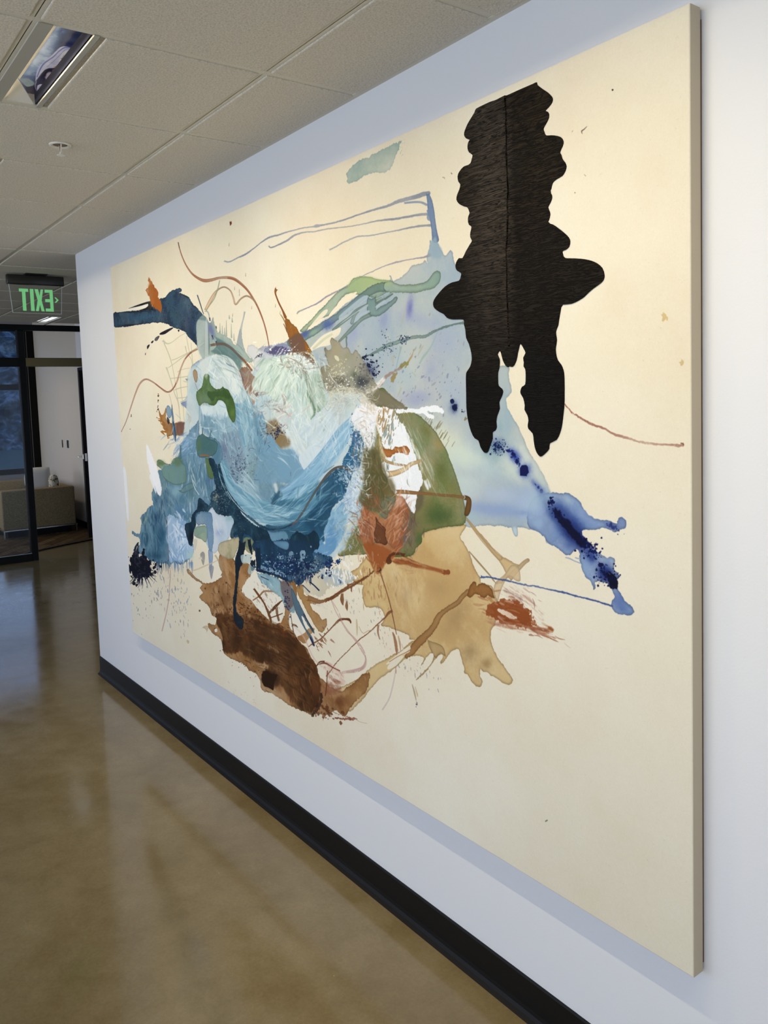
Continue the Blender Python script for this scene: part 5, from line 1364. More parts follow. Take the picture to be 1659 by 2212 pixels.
line('D', "640,880,24 600,850,28 550,835,26 490,850,24 430,900,22 370,980,20 310,1070,18 260,1150,18 220,1220,18 170,1290,16 120,1335,14", (104, 102, 100), .9, rim=.3)
line('D', "180,1290,8 120,1335,8 60,1355,6", (150, 90, 80), .8)
# deep outline under the smile
line('C', "925,640,22 950,740,24 985,850,22 1060,970,22 1140,1060,20 1230,1140,20 1320,1195,18 1400,1215,16 1480,1205,14 1560,1170,10", (24, 62, 88), .95, rough=1)
line('C', "1000,880,6 1050,960,8 1110,1030,8 1180,1090,6", (190, 210, 216), .8)
# foam where blue meets olive
brush('D', "700,460,60 690,600,80 690,760,90 690,900,100 660,1020,110 620,1120,110 600,1230,110 620,1340,90", [(196, 212, 232), (150, 176, 210)], .92, .45, 16, ln=.25)
dots('D', 650, 1050, 50, 150, 8, 260, 3, 10, (206, 218, 236), .6, 2, 30, 60); dots('D', 680, 620, 30, 120, 0, 160, 3, 9, (70, 106, 160), .75, 2, 60, 60)
dots('D', 570, 900, 60, 40, 20, 80, 3, 9, (160, 186, 216), .6, 2, 30, 60)
brush('D', "760,720,60 770,820,70 740,920,60", [(190, 192, 180)], .7, .35, 10, ln=.3)
# white body of the wing side
poly('D', "640,400 680,340 740,290 800,280 850,320 850,420 840,520 830,620 800,680 760,660 740,560 700,500 660,470", (236, 236, 244), .93, rough=4, soft=2, tex=.04)
brush('D', "700,220,60 770,280,80 820,330,70 850,400,40", [(236, 232, 232), (206, 190, 170)], .9, .55, 8)
brush('D', "740,200,30 820,160,40 880,110,34 930,50,20", [(232, 230, 228)], .95, .7, 5)
for i_ in range(34):
    r_ = random.Random(i_); x_ = 500 + r_.random() * 260; y_ = 150 + r_.random() * 110
    line('D', f"{x_:.0f},{y_:.0f},3 {x_+30+40*r_.random():.0f},{y_-10-30*r_.random():.0f},4 {x_+80+50*r_.random():.0f},{y_-10+30*r_.random():.0f},3", (222, 218, 204), .55)
dots('D', 780, 640, 50, 90, 0, 130, 2, 6, (150, 140, 130), .5, 3, 60, 50); dots('D', 740, 480, 60, 90, 0, 80, 2, 6, (250, 250, 255), .8, 3, 40, 60)
# light blue tongue lower right
poly('D', "400,1380 440,1290 490,1190 570,1150 600,1250 570,1400 540,1480 470,1570 400,1600 300,1600 280,1540 340,1480 380,1470 405,1500 410,1440", (104, 158, 206), .92, rough=2.5, c2=(150, 190, 214), soft=1)
blob('D', 500, 1380, 70, 70, 0, (150, 180, 196), .6); blob('D', 610, 1340, 50, 50, 0, (206, 208, 196), .8); blob('D', 630, 1480, 50, 60, 0, (130, 134, 90), .6)
hatch('B', 120, 1060, 110, 130, -58, 110, 110, 7, [(226, 236, 226), (150, 176, 164), (208, 222, 212), (236, 242, 236)], .6, spread=12)
hatch('B', 300, 1250, 130, 160, 75, 120, 130, 8, [(228, 238, 234), (180, 204, 200), (214, 226, 226)], .6, spread=16)
hatch('B', 420, 1050, 80, 130, 80, 70, 120, 7, [(160, 182, 166), (222, 232, 222), (140, 156, 140)], .55, spread=12)
hatch('B', 330, 900, 120, 50, 25, 110, 60, 5, [(242, 244, 242), (226, 230, 222), (150, 130, 116)], .7, spread=50)
hatch('B', 450, 1550, 150, 130, 60, 90, 140, 8, [(222, 232, 236), (196, 212, 222), (184, 204, 218)], .55, spread=30)
hatch('B', 90, 1280, 120, 50, -15, 50, 60, 8, [(140, 116, 112), (214, 220, 218), (160, 140, 134)], .55, spread=30)
hatch('B', 220, 1330, 90, 60, -40, 50, 80, 7, [(236, 240, 238), (206, 190, 190)], .6, spread=30)
hatch('B', 720, 1190, 110, 60, -10, 120, 90, 4, [(220, 218, 196), (196, 194, 176), (232, 232, 224)], .55, spread=40, curve=.5)
hatch('B', 640, 1060, 90, 70, 20, 90, 50, 4, [(230, 230, 220), (120, 116, 100), (90, 88, 80)], .5, spread=70, curve=.5)
hatch('B', 690, 1400, 110, 120, -60, 80, 110, 6, [(226, 232, 236), (206, 216, 222), (182, 190, 194)], .5, spread=25)
hatch('A', 950, 1250, 90, 90, 60, 90, 120, 7, [(232, 238, 236), (204, 216, 218), (190, 206, 214)], .6, spread=25)
hatch('A', 1180, 1440, 90, 60, 70, 60, 90, 8, [(226, 234, 230), (190, 210, 212), (150, 186, 206)], .6, spread=20)
hatch('A', 1050, 1150, 90, 70, 40, 50, 110, 7, [(84, 116, 122), (140, 164, 162)], .45, spread=12)
hatch('C', 1150, 280, 120, 150, 75, 120, 140, 8, [(150, 190, 210), (100, 150, 180), (180, 208, 220)], .5, spread=14)
hatch('C', 950, 330, 120, 70, 60, 70, 90, 7, [(206, 222, 230), (150, 184, 206), (110, 150, 180)], .5, spread=40)
hatch('C', 1130, 640, 110, 100, 60, 140, 50, 4, [(70, 84, 110), (120, 140, 160), (190, 206, 216)], .5, spread=60)
hatch('C', 1320, 760, 130, 130, 60, 80, 100, 9, [(116, 150, 160), (140, 176, 196), (100, 140, 160)], .4, spread=40)
hatch('C', 1150, 880, 130, 60, 45, 70, 160, 7, [(160, 198, 218), (110, 160, 190), (200, 220, 230)], .5, spread=8, frame=45)
hatch('C', 1420, 1110, 160, 50, 5, 70, 170, 7, [(190, 216, 228), (96, 150, 182), (60, 116, 150)], .5, spread=8, frame=5)
hatch('C', 1330, 380, 60, 60, -50, 50, 50, 6, [(120, 108, 90), (200, 206, 200), (60, 70, 100)], .55, spread=40)
hatch('D', 680, 900, 50, 220, 80, 200, 60, 6, [(232, 238, 246), (180, 200, 226), (150, 160, 160), (214, 222, 232)], .65, spread=50, frame=6)
hatch('D', 800, 800, 60, 160, 70, 110, 70, 5, [(226, 228, 220), (130, 124, 96), (190, 186, 160)], .5, spread=40)
hatch('D', 600, 1200, 60, 130, -60, 90, 80, 7, [(170, 196, 226), (220, 226, 226), (120, 160, 204)], .5, spread=30)
hatch('D', 620, 1400, 60, 90, -60, 60, 60, 6, [(226, 228, 220), (150, 156, 120), (180, 200, 210)], .55, spread=50)
hatch('D', 760, 400, 60, 110, 50, 70, 70, 6, [(250, 250, 255), (222, 214, 210), (200, 180, 160)], .6, spread=35)
hatch('D', 480, 1420, 60, 100, -50, 60, 90, 7, [(130, 176, 214), (170, 200, 224), (90, 144, 196)], .5, spread=20)
poly('C', "1300,1210 1400,1240 1500,1230 1530,1290 1535,1350 1510,1385 1470,1380 1420,1340 1360,1290 1300,1250", (112, 158, 188), .85, rough=1, soft=1, rim=.2)
poly('D', "740,690 800,660 860,690 900,790 950,900 1010,990 1015,1070 930,1090 890,1150 870,1230 800,1220 720,1160 700,1120 730,1000 740,860", (98, 92, 54), .9, soft=5, rough=4, c2=(122, 104, 66))
hatch('D', 830, 960, 60, 170, 80, 130, 90, 8, [(104, 96, 62), (132, 112, 78), (88, 84, 54), (150, 140, 110)], .6, spread=25)
hatch('D', 850, 1150, 60, 60, 70, 60, 80, 9, [(140, 96, 62), (112, 90, 60), (160, 110, 80)], .6, spread=30)
hatch('D', 760, 1350, 60, 120, 60, 90, 90, 9, [(190, 120, 84), (160, 86, 50), (214, 170, 146), (130, 84, 60)], .6, spread=25)
hatch('D', 1050, 1280, 60, 110, -55, 110, 100, 9, [(214, 160, 126), (176, 104, 66), (228, 190, 170), (150, 84, 56)], .6, spread=14)
hatch('D', 1130, 1380, 50, 120, 80, 70, 90, 9, [(120, 96, 90), (96, 84, 66), (140, 116, 104)], .55, spread=20)
hatch('D', 1250, 760, 30, 180, 68, 60, 150, 5, [(200, 206, 190), (150, 160, 130)], .5, spread=5, frame=-24)
hatch('D', 1100, 820, 50, 130, 70, 60, 90, 8, [(250, 250, 255), (226, 230, 240)], .6, spread=14)
hatch('D', 740, 820, 26, 160, 80, 130, 50, 6, [(214, 220, 224), (236, 240, 244), (150, 150, 130)], .6, spread=60, frame=-4)
# ---- left blue mass
poly('C', "395,705 440,690 520,640 570,590 590,560 600,480 640,420 700,340 730,300 760,280 770,400 860,420 940,470 960,600 900,700 900,860 880,1000 860,1040 740,1080 700,1160 640,1200 690,1300 715,1370 700,1440 650,1490 600,1520 530,1500 500,1555 485,1510 400,1500 340,1490 290,1440 240,1420 235,1380 250,1330 240,1285 190,1262 180,1235 195,1230 240,1250 262,1160 250,1120 262,1095 300,1060 320,1020 362,1005 352,930 362,860 420,800 405,740",
     (108, 150, 180), .95, rough=3, rim=.25, c2=(86, 132, 160), save='lm', tex=.1)
for x, y, rx, ry, an, c, a in ((500, 740, 80, 60, 0, (120, 156, 150), .9), (420, 880, 50, 70, 0, (160, 180, 160), .7), (560, 880, 70, 60, 0, (146, 184, 200), .8), (460, 960, 60, 90, 0, (70, 112, 150), .7), (290, 1130, 40, 70, 0, (150, 176, 160), .8), (380, 1110, 50, 60, 10, (34, 66, 110), .85), (420, 1280, 70, 120, 0, (38, 92, 130), .85), (300, 1300, 40, 90, 0, (90, 140, 140), .7), (600, 1050, 110, 70, 0, (90, 136, 180), .7),
        (640, 470, 60, 60, 0, (150, 186, 220), .7), (820, 500, 80, 70, 0, (60, 110, 144), .8), (740, 720, 100, 120, 0, (84, 128, 148), .8), (850, 780, 40, 60, 0, (88, 116, 180), .8), (700, 900, 60, 90, 0, (90, 130, 140), .7), (400, 1440, 90, 50, 0, (30, 78, 112), .8), (760, 640, 80, 50, 0, (120, 160, 190), .5)):
    blob('C', x, y, rx, ry, an, c, a, clip='lm')
brush('C', "480,800,60 470,920,80 450,1040,80 420,1150,80", [(60, 104, 140), (130, 160, 170)], .75, .45, 12, clip='lm'); brush('C', "330,1060,60 350,1180,90 370,1320,90 380,1440,60", [(50, 96, 130), (110, 150, 170)], .75, .5, 12, clip='lm')
brush('C', "760,600,100 780,720,120 800,860,120 800,960,60", [(120, 160, 190), (70, 112, 140)], .8, .5, 14, clip='lm')
brush('C', "560,500,60 610,430,60 680,400,60 760,430,60", [(120, 160, 206), (190, 206, 224)], .85, .5, 8); brush('C', "545,620,30 560,540,40 600,470,40 660,420,30", [(150, 180, 214)], .85, .5, 6)
hatch('C', 620, 500, 80, 60, -40, 70, 90, 7, [(190, 210, 230), (120, 160, 206), (90, 130, 180)], .6, spread=20)
hatch('C', 760, 760, 70, 140, 85, 110, 110, 7, [(160, 190, 206), (70, 112, 140), (110, 150, 170), (206, 220, 226)], .5, spread=10)
hatch('C', 430, 1000, 60, 120, 80, 90, 100, 9, [(56, 96, 134), (140, 170, 176), (90, 136, 160)], .5, spread=14, clip='lm')
hatch('C', 340, 1220, 60, 140, 85, 90, 110, 10, [(34, 76, 112), (90, 140, 160), (56, 100, 136)], .5, spread=10, clip='lm')
hatch('C', 600, 980, 100, 100, 75, 70, 80, 8, [(120, 160, 190), (80, 124, 156), (150, 186, 196)], .45, spread=30, clip='lm')
# olive spots on the mass
poly('C', "395,640 400,615 430,612 460,640 510,648 525,620 560,590 590,600 610,640 640,660 650,740 640,810 560,830 500,810 450,760 430,690 400,670", (112, 142, 120), .8, rough=1, rim=.5, c2=(120, 156, 150)); blob('C', 430, 640, 36, 26, 20, (96, 126, 66), .8); blob('C', 570, 630, 40, 36, 0, (90, 120, 80), .6)
line('C', "600,480,14 600,540,12 600,600,16", (84, 120, 130), .8)
poly('C', "735,470 745,420 780,390 810,400 850,430 880,440 920,470 900,560 830,590 760,590 735,530", (74, 116, 120), .75, rough=1, rim=.4); blob('C', 760, 480, 26, 70, 0, (92, 126, 70), .8)
for q in ("795,330,5 790,360,7 790,400,10", "865,355,10 858,390,7 850,430,9", "890,420,8 895,440,8"):
    line('C', q, (70, 110, 120), .9)
line('C', "765,578,12 800,572,16 850,580,12", (176, 106, 60), .9)
poly('C', "815,600 845,610 860,650 880,700 885,760 870,780 840,760 825,690", (96, 122, 60), .9, rough=1, rim=.3)
line('C', "590,860,36 620,880,40 650,860,60 690,840,60", (110, 146, 150), .8, rim=.5)
line('C', "690,740,4 720,850,5 760,915,5", (220, 226, 230), .8)
# pale block
poly('C', "485,1105 560,1112 640,1135 650,1165 640,1205 660,1290 692,1345 715,1375 700,1440 650,1480 600,1500 540,1490 500,1475", (170, 196, 224), .97, rough=2, tex=.04, c2=(150, 182, 216))
brush('C', "520,1140,60 540,1260,100 560,1400,110", [(206, 220, 238), (120, 160, 206)], .85, .45, 12); brush('C', "620,1160,50 640,1300,60 620,1430,80", [(214, 226, 240)], .85, .45, 8)
blob('C', 680, 1430, 30, 40, 0, (176, 206, 206), .7)
line('C', "483,1108,6 486,1250,5 495,1400,5 497,1480,5", (110, 80, 90), .8)
hatch('C', 590, 1300, 60, 120, 80, 110, 80, 9, [(222, 232, 244), (120, 164, 210), (196, 214, 236), (244, 248, 252)], .6, spread=30)
# drips hanging under the block
for i_ in range(40):
    r_ = random.Random(100 + i_); x_ = 390 + r_.random() * 320; L_ = 20 + r_.random() * 90
    line('C', f"{x_:.0f},{1470+r_.random()*30:.0f},7 {x_+2:.0f},{1500+L_*.5:.0f},5 {x_+4:.0f},{1510+L_:.0f},2", (120, 150, 190) if x_ > 500 else (50, 90, 130), .75)
dots('C', 330, 1760, 120, 150, 0, 90, 2, 5, (110, 116, 130), .55, 5, 80, 14); dots('C', 560, 1760, 100, 140, 0, 60, 2, 5, (120, 140, 180), .5, 6, 82, 8)
dots('E', 60, 560, 30, 160, 0, 50, 2, 4, (120, 124, 140), .5, 7, 84, 8)
# navy splat
poly('C', "180,1450 200,1400 208,1350 215,1400 235,1340 238,1420 240,1460 260,1440 275,1470 300,1450 320,1480 350,1500 330,1530 340,1560 320,1590 290,1620 250,1640 240,1690 232,1640 200,1620 180,1590 176,1540 170,1500", (10, 14, 44), .98, rough=4)
dots('C', 250, 1540, 60, 55, 0, 120, 4, 16, (8, 12, 40), .95, 2, 0, 90)
for i_ in range(34):
    r_ = random.Random(i_ + 7); an = r_.uniform(-.2, math.pi + .1); L_ = r_.uniform(90, 190); x_, y_ = 250 + 60 * math.cos(an), 1550 + 50 * math.sin(an)
    line('C', f"{x_:.0f},{y_:.0f},9 {250+L_*.7*math.cos(an):.0f},{1550+L_*.8*math.sin(an):.0f},5 {250+L_*math.cos(an+.1):.0f},{1550+L_*math.sin(an+.1):.0f},2", (12, 18, 52), .9)
line('C', "200,1400,26 215,1360,20 235,1330,12", (16, 40, 70), .9, rough=2)
# dark hanging pieces
poly('C', "845,600 880,600 905,640 925,700 940,780 985,880 1030,950 1080,1000 1110,1040 1140,1090 1180,1130 1250,1180 1350,1230 1380,1300 1480,1380 1530,1370 1540,1300 1600,1230 1680,1260 1760,1230 1800,1300 1790,1380 1740,1420 1760,1490 1690,1500 1660,1560 1560,1600 1400,1600 1290,1540 1250,1440 1240,1340 1210,1280 1170,1260 1140,1270 1130,1420 1120,1520 1110,1560 1090,1650 1075,1560 1070,1460 1110,1340 1100,1280 1085,1260 1050,1300 1030,1280 1040,1200 1060,1160 1040,1100 960,1090 900,1060 865,1020 840,1060 790,1060 750,1080 735,1130 730,1190 712,1250 705,1340 690,1362 672,1340 650,1270 636,1200 650,1160 688,1150 700,1080 740,1040 750,960 765,936 795,965 835,998 855,985 860,900 900,870 890,790 870,700 850,650",
     (30, 70, 96), .96, rough=2, rim=.3, c2=(22, 56, 84), cs=2, save='deep')
for x, y, rx, ry, an, c, a in ((690, 1270, 30, 70, 0, (8, 16, 36), .95), (780, 1010, 40, 40, 0, (14, 36, 60), .7), (960, 960, 60, 50, 40, (26, 62, 86), .6), (1040, 1040, 60, 60, 0, (24, 66, 92), .6), (1140, 1180, 60, 60, 0, (40, 84, 110), .5), (1300, 1330, 80, 70, 0, (20, 50, 74), .7), (1420, 1400, 90, 60, 20, (50, 96, 60), .4), (1600, 1400, 120, 120, 0, (28, 84, 116), .7), (1500, 1500, 100, 60, 0, (22, 56, 90), .7)):
    blob('C', x, y, rx, ry, an, c, a, clip='deep')
dots('C', 1060, 1060, 140, 90, 40, 220, 2, 6, (90, 130, 150), .35, 2, 0, 90, clip='deep'); dots('C', 960, 960, 60, 60, 0, 60, 2, 6, (180, 190, 190), .4, 1.5, 0, 90, clip='deep')
dots('C', 905, 940, 20, 24, 0, 20, 4, 10, (160, 160, 140), .6, 1.5, 0, 90)
hatch('C', 950, 900, 60, 120, 60, 110, 40, 5, [(70, 106, 130), (14, 40, 64), (110, 140, 150)], .55, spread=60, clip='deep')
hatch('C', 1420, 1400, 200, 100, 80, 130, 70, 9, [(16, 44, 70), (60, 110, 140), (40, 80, 110), (60, 90, 70)], .5, spread=30, clip='deep')
# pale panel between the drips
poly('C', "865,1030 910,1075 960,1100 1040,1110 1050,1170 1030,1230 1020,1280 1000,1320 940,1340 920,1400 890,1420 850,1380 820,1330 815,1240 720,1270 725,1200 740,1180 780,1180 820,1180 830,1100", (176, 198, 220), .85, rough=2, rim=.2, c2=(196, 208, 224))
poly('C', "725,1200 780,1178 825,1190 832,1280 815,1330 780,1300 720,1270", (130, 160, 140), .85, rough=1, rim=.3)
poly('C', "735,1070 830,1060 870,1080 880,1200 885,1300 870,1400 850,1400 830,1290 820,1180 740,1170", (88, 132, 174), .8, rough=1.5, rim=.3)
blob('C', 940, 1240, 40, 40, 0, (140, 160, 206), .7); blob('C', 1020, 1120, 40, 30, 0, (140, 180, 190), .7)
brush('C', "860,1000,14 890,1100,30 930,1200,24 960,1280,14", [(222, 230, 238)], .85, .5, 5)
# small cones hanging below
poly('C', "840,1390 870,1390 880,1450 870,1530 858,1580 848,1530 842,1460", (130, 160, 200), .8, rim=.3); poly('C', "845,1530 885,1530 880,1590 866,1648 852,1590", (150, 152, 164), .8, dry=.15)
poly('C', "770,1425 790,1405 808,1420 810,1460 798,1525 782,1490 772,1450", (160, 156, 152), .8, dry=.15); poly('C', "715,1300 745,1305 735,1370 722,1398 714,1350", (190, 190, 180), .6)
# olive-tan shapes at the top of the brown
poly('C', "925,1370 940,1330 1000,1310 1060,1290 1100,1280 1110,1340 1075,1420 1060,1460 1010,1470 950,1440 925,1400", (190, 178, 148), .85, rough=1, rim=.4, c2=(160, 156, 120))
poly('C', "1145,1290 1200,1285 1240,1340 1235,1400 1200,1420 1170,1400 1145,1360", (150, 156, 110), .8, rim=.3)
line('C', "655,1555,20 680,1580,16 700,1610,20 730,1640,18 760,1655,16", (190, 150, 110), .8, rim=.4); line('C', "670,1580,10 740,1560,12 820,1525,12 880,1500,10 920,1480,6", (214, 190, 160), .7); line('C', "895,1430,16 920,1470,14 940,1510,20 960,1560,26", (176, 150, 110), .75)
# drips running into the brown
line('E', "575,-20,60 568,60,56 555,120,60 545,180,56 530,230,34 525,320,24 518,420,24 510,500,26 508,570,26 512,620,32 530,660,60 550,700,76 560,730,50", (20, 42, 62), .97, rough=2, rim=.3)
blob('E', 545, 700, 26, 26, 0, (40, 66, 100), .6)
line('E', "630,-30,26 640,40,28 655,105,14", (16, 36, 56), .95, rough=1); line('E', "668,150,36 665,200,40 662,235,30", (20, 36, 56), .95, rough=2)
poly('E', "560,120 600,110 640,110 660,130 640,180 600,190 570,180", (180, 200, 200), .7); poly('E', "640,180 620,260 640,285 670,260 690,230 730,260 640,200", (170, 196, 200), .75)
# the dark fringe
poly('E', "690,0 1160,0 1170,60 1240,100 1350,140 1350,200 1290,230 1240,240 1180,280 1110,340 1060,370 1010,350 960,340 900,320 850,290 720,260 700,210 690,100", (36, 84, 124), .93, rough=4, rim=.2, c2=(30, 64, 100), save='fr')
poly('E', "840,0 960,0 975,40 960,70 920,60 880,40", (110, 160, 196), .85, rim=.3)
for q in ("725,200 745,205 900,250 960,290 880,300 720,245", "870,130 900,100 930,140 900,150", "970,110 995,80 1020,120 1000,160", "1080,80 1110,70 1120,120 1090,190 1070,140", "770,160 800,165 795,190 770,180"):
    poly('E', q, (150, 184, 206), .8, rough=2)
line('E', "700,245,24 800,270,22 880,300,20 960,330,18", (16, 44, 72), .9, rough=1.5); line('E', "710,40,40 712,120,40 712,240,36", (18, 50, 76), .9, rough=2)
dots('E', 1060, 220, 140, 50, 0, 300, 3, 11, (22, 46, 92), .9, 1.6, 0, 90); dots('E', 900, 200, 110, 50, 10, 160, 3, 10, (22, 50, 110), .85, 1.6, 0, 90); dots('E', 1060, 200, 170, 60, 0, 180, 2, 6, (150, 186, 216), .8, 2, 0, 90)
dots('E', 1310, 190, 30, 24, 0, 60, 3, 10, (24, 50, 116), .9); dots('E', 1405, 170, 8, 14, 0, 22, 4, 9, (30, 66, 130), .9); dots('E', 1420, 345, 6, 8, 0, 8, 4, 8, (60, 100, 150), .8)
for i_ in range(60):
    r_ = random.Random(i_ + 55); x_ = 740 + r_.random() * 430; y_ = 250 + r_.random() * 90
    line('E', f"{x_:.0f},{y_:.0f},9 {x_+6:.0f},{y_+22+20*r_.random():.0f},6 {x_+10:.0f},{y_+40+40*r_.random():.0f},2", (24, 52, 104), .8)
# pale blue foot
poly('E', "700,260 760,280 880,320 920,370 1000,380 1015,440 1030,500 1050,560 1020,610 980,600 940,560 900,480 850,440 760,370 720,320", (150, 186, 198), .85, rough=2.5, rim=.25, c2=(130, 168, 186))
brush('E', "740,290,50 790,370,60 850,440,40", [(214, 222, 222)], .8, .35, 9)
poly('E', "905,340 960,350 1000,400 1020,480 1010,560 960,590 940,500 910,430", (120, 106, 110), .75, soft=2, rough=1)
dots('E', 960, 530, 14, 50, 0, 40, 3, 9, (40, 46, 100), .8)
poly('E', "1000,400 1060,520 1100,600 1130,660 1195,775 1180,780 1090,640 1100,700 1130,760 1175,820 1198,890 1185,898 1150,820 1080,700 1030,600 1000,480", (92, 120, 140), .9, rough=1, rim=.4)
line('E', "1100,620,10 1140,690,9 1185,770,10", (60, 62, 80), .85); line('E', "1155,820,12 1175,860,14 1192,893,14", (30, 40, 100), .95)
line('E', "990,620,7 1000,690,6 1015,780,8", (110, 70, 50), .8)
for q in ("1150,345,12 1190,375,10 1235,420,12", "1090,370,8 1120,400,7 1155,435,10", "960,350,8 975,380,9", "730,300,6 800,330,6"):
    line('E', q, (26, 40, 90), .92)
# line from the fringe to the rust knot
line('E', "1280,520,20 1340,495,20 1380,470,16 1440,430,14 1500,395,16 1560,360,14 1620,325,14 1659,300,14", (130, 78, 42), .9, rough=1)
line('E', "1120,480,50 1190,505,40 1250,520,34 1300,505,22", (170, 118, 70), .9, rough=1.5, rim=.4)
line('E', "1140,910,8 1180,880,10 1250,840,12 1320,770,8 1380,700,8 1420,670,14 1470,670,16 1500,680,18 1510,700,12", (120, 64, 34), .9, rough=.6)
dots('E', 1250, 850, 30, 40, 0, 26, 3, 6, (150, 96, 60), .85, 8, 60, 10)
line('E', "1340,500,8 1400,600,9 1440,700,9 1500,790,11 1560,870,11 1610,950,12 1640,1010,12 1625,1080,26 1560,1110,30 1440,1130,24", (196, 156, 148), .6, dry=.25)
line('E', "1120,850,10 1160,950,12 1200,1020,12 1260,1080,12", (216, 180, 170), .6); line('E', "1010,720,14 1080,790,14 1130,870,12", (220, 190, 180), .55)
# ---- green frog shape over everything
poly('A', "800,1250 815,1230 840,1232 850,1260 852,1300 880,1340 905,1360 950,1358 962,1340 980,1355 1010,1365 1030,1400 1050,1440 1068,1490 1075,1560 1074,1620 1062,1645 1040,1635 1015,1590 1000,1540 985,1490 960,1462 925,1458 905,1495 870,1505 830,1485 790,1482 765,1510 750,1480 735,1430 740,1380 780,1350 795,1300",
     (92, 124, 72), .95, rough=1, rim=.45, c2=(74, 108, 52))
blob('A', 800, 1440, 60, 50, 0, (120, 144, 120), .6); poly('A', "830,1385 870,1380 930,1375 980,1370 1020,1400 1030,1440 990,1440 940,1420 900,1440 880,1480 850,1440 835,1430", (50, 86, 40), .6, rough=3, soft=1); blob('A', 1045, 1570, 26, 50, 0, (110, 144, 70), .6)
line('A', "765,1500,14 762,1560,8 760,1620,8 750,1680,10 740,1760,30", (130, 160, 190), .8)
poly('A', "708,1210 722,1190 742,1210 748,1260 738,1305 722,1290 710,1250", (176, 148, 116), .9, rim=.5); line('A', "722,1300,6 740,1350,8 760,1400,4", (150, 150, 140), .7)
# ghostly vertical bands
poly('A', "738,780 800,770 830,790 835,900 835,1240 790,1240 760,1100 745,1000", (214, 218, 212), .42, soft=2); poly('A', "815,780 835,780 840,1230 812,1230", (206, 214, 216), .35, soft=1)
# white flashes on the left edge
poly('C', "305,500 318,490 345,560 380,640 405,720 430,820 435,900 415,930 390,880 360,800 330,700 310,600", (244, 244, 250), .97, rough=3, soft=1, tex=0); brush('C', "340,700,60 370,800,50 400,900,30", [(244, 246, 252)], .9, .6, 6)
poly('C', "105,675 125,700 140,850 150,1000 152,1130 138,1120 122,950 110,800", (240, 242, 250), .95, soft=2, rough=1, tex=0)
# stray marks on the bare canvas
line('K', "112,560,10 115,575,14 112,588,4", (130, 60, 34), .9)
dots('M', 1612, 138, 1, 1, 0, 1, 8, 9, (50, 40, 36))
line('M', "1392,450,3 1365,478,8 1345,492,10 1350,515,4", (90, 70, 54), .8); line('M', "1270,485,4 1262,500,5", (110, 90, 70), .7)
line('M', "1365,865,4 1380,880,6", (120, 100, 80), .7); dots('M', 1288, 1025, 1, 1, 0, 1, 4, 5, (100, 80, 70)); line('M', "215,850,8 225,862,6", (120, 100, 70), .8); line('M', "140,890,6 160,895,7 162,905,4", (150, 130, 100), .8)
line('P', "1429,676,6 1436,684,10 1432,692,5", (206, 176, 116), .8); line('P', "1441,683,4 1441,691,3", (206, 176, 116), .8); line('P', "1468,778,8 1473,783,10 1472,788,5", (206, 180, 130), .8)
line('P', "1177,1775,2 1182,1772,2.5", (60, 50, 46), .9); dots('P', 1057, 1944, .3, .3, 0, 1, 1.2, 1.4, (90, 80, 80))
line('N', "1198,1240,8 1240,1300,12 1300,1350,16 1380,1400,18 1450,1430,20 1540,1460,20 1659,1520,20 1900,1580,20 2100,1600,22 2220,1602,20", (158, 96, 78), .75, dry=.22, rough=1, tex=.25)
line('N', "2195,1590,10 2222,1592,12 2224,1604,10", (120, 60, 50), .8, dry=.2)
# deepen the paint against the bare cloth
np.clip(ART, 0, 1, out=ART)
_b = rgb(BG)
_lw = np.array([.3, .55, .15], np.float32)
_g = (ART * _lw).sum(2, keepdims=True); _g0 = float((_b * _lw).sum())
_d = np.clip((_g0 - _g) / .25, 0, 1)                       # only the paint, not the bare cloth
ART = _g + (ART - _g) * (1 - .05 * _d)
ART *= np.where(_g < _g0, (np.maximum(_g, .01) / _g0) ** (.16 * _d), 1)
ART = np.clip(ART, 0, 1).astype(np.float32)

# ================================================================== build the painting
_img = bpy.data.images.new('painting_surface', CW, CH, alpha=False)
_px = np.ones((CH, CW, 4), np.float32)
_px[..., :3] = ART[::-1]
_img.pixels.foreach_set(_px.ravel())
_img.update()
del _px
M_can = mat('painted_canvas', rough=.8, spec=.12)
g = G(M_can)
ti = g.n('TexImage', image=_img, interpolation='Cubic', extension='EXTEND')
gm = g.n('RGBCurve')
# lift from the photographed look to the reflectance of the cloth and paint
mulc = g.mix(1.0, ti.outputs[0], (CANVAS_K[0], CANVAS_K[1], CANVAS_K[2], 1), 'MULTIPLY')
g.color(mulc)
wv = g.noise(g.coord((1, 1, 1)), 700, 2, .6)
g.bump(wv, .10, .001)
M_side = mat('shaded_canvas_edge', tuple(v * k for v, k in zip(srgb(204, 191, 170)[:3], CANVAS_K)) + (1,), .9, spec=.1)  # cloth tone darkened to paint in this side's weaker light
pt = empty('painting', (-2.72, 0, .431), 'very large abstract painting on unframed cream canvas hung on the white corridor wall', 'painting')
bm = bmesh.new()
y0, y1 = YP, -.007
A_ = [(-4.476, .434), (-.975, .429), (-.975, 2.393), (-4.476, 2.396)]
A_[0] = (-4.458, .434)
vf = [bm.verts.new((x, y0, z)) for x, z in A_]
vb = [bm.verts.new((x, y1, z)) for x, z in A_]
uvl = bm.loops.layers.uv.new('UVMap')
ff = bm.faces.new(vf)
for i in range(4):
    f = bm.faces.new((vf[i], vb[i], vb[(i + 1) % 4], vf[(i + 1) % 4]))
    f.material_index = 1
fb = bm.faces.new(vb[::-1]); fb.material_index = 1
bmesh.ops.recalc_face_normals(bm, faces=bm.faces)
bmesh.ops.bevel(bm, geom=[e for e in ff.edges], offset=.0025, segments=2, profile=.5, affect='EDGES')
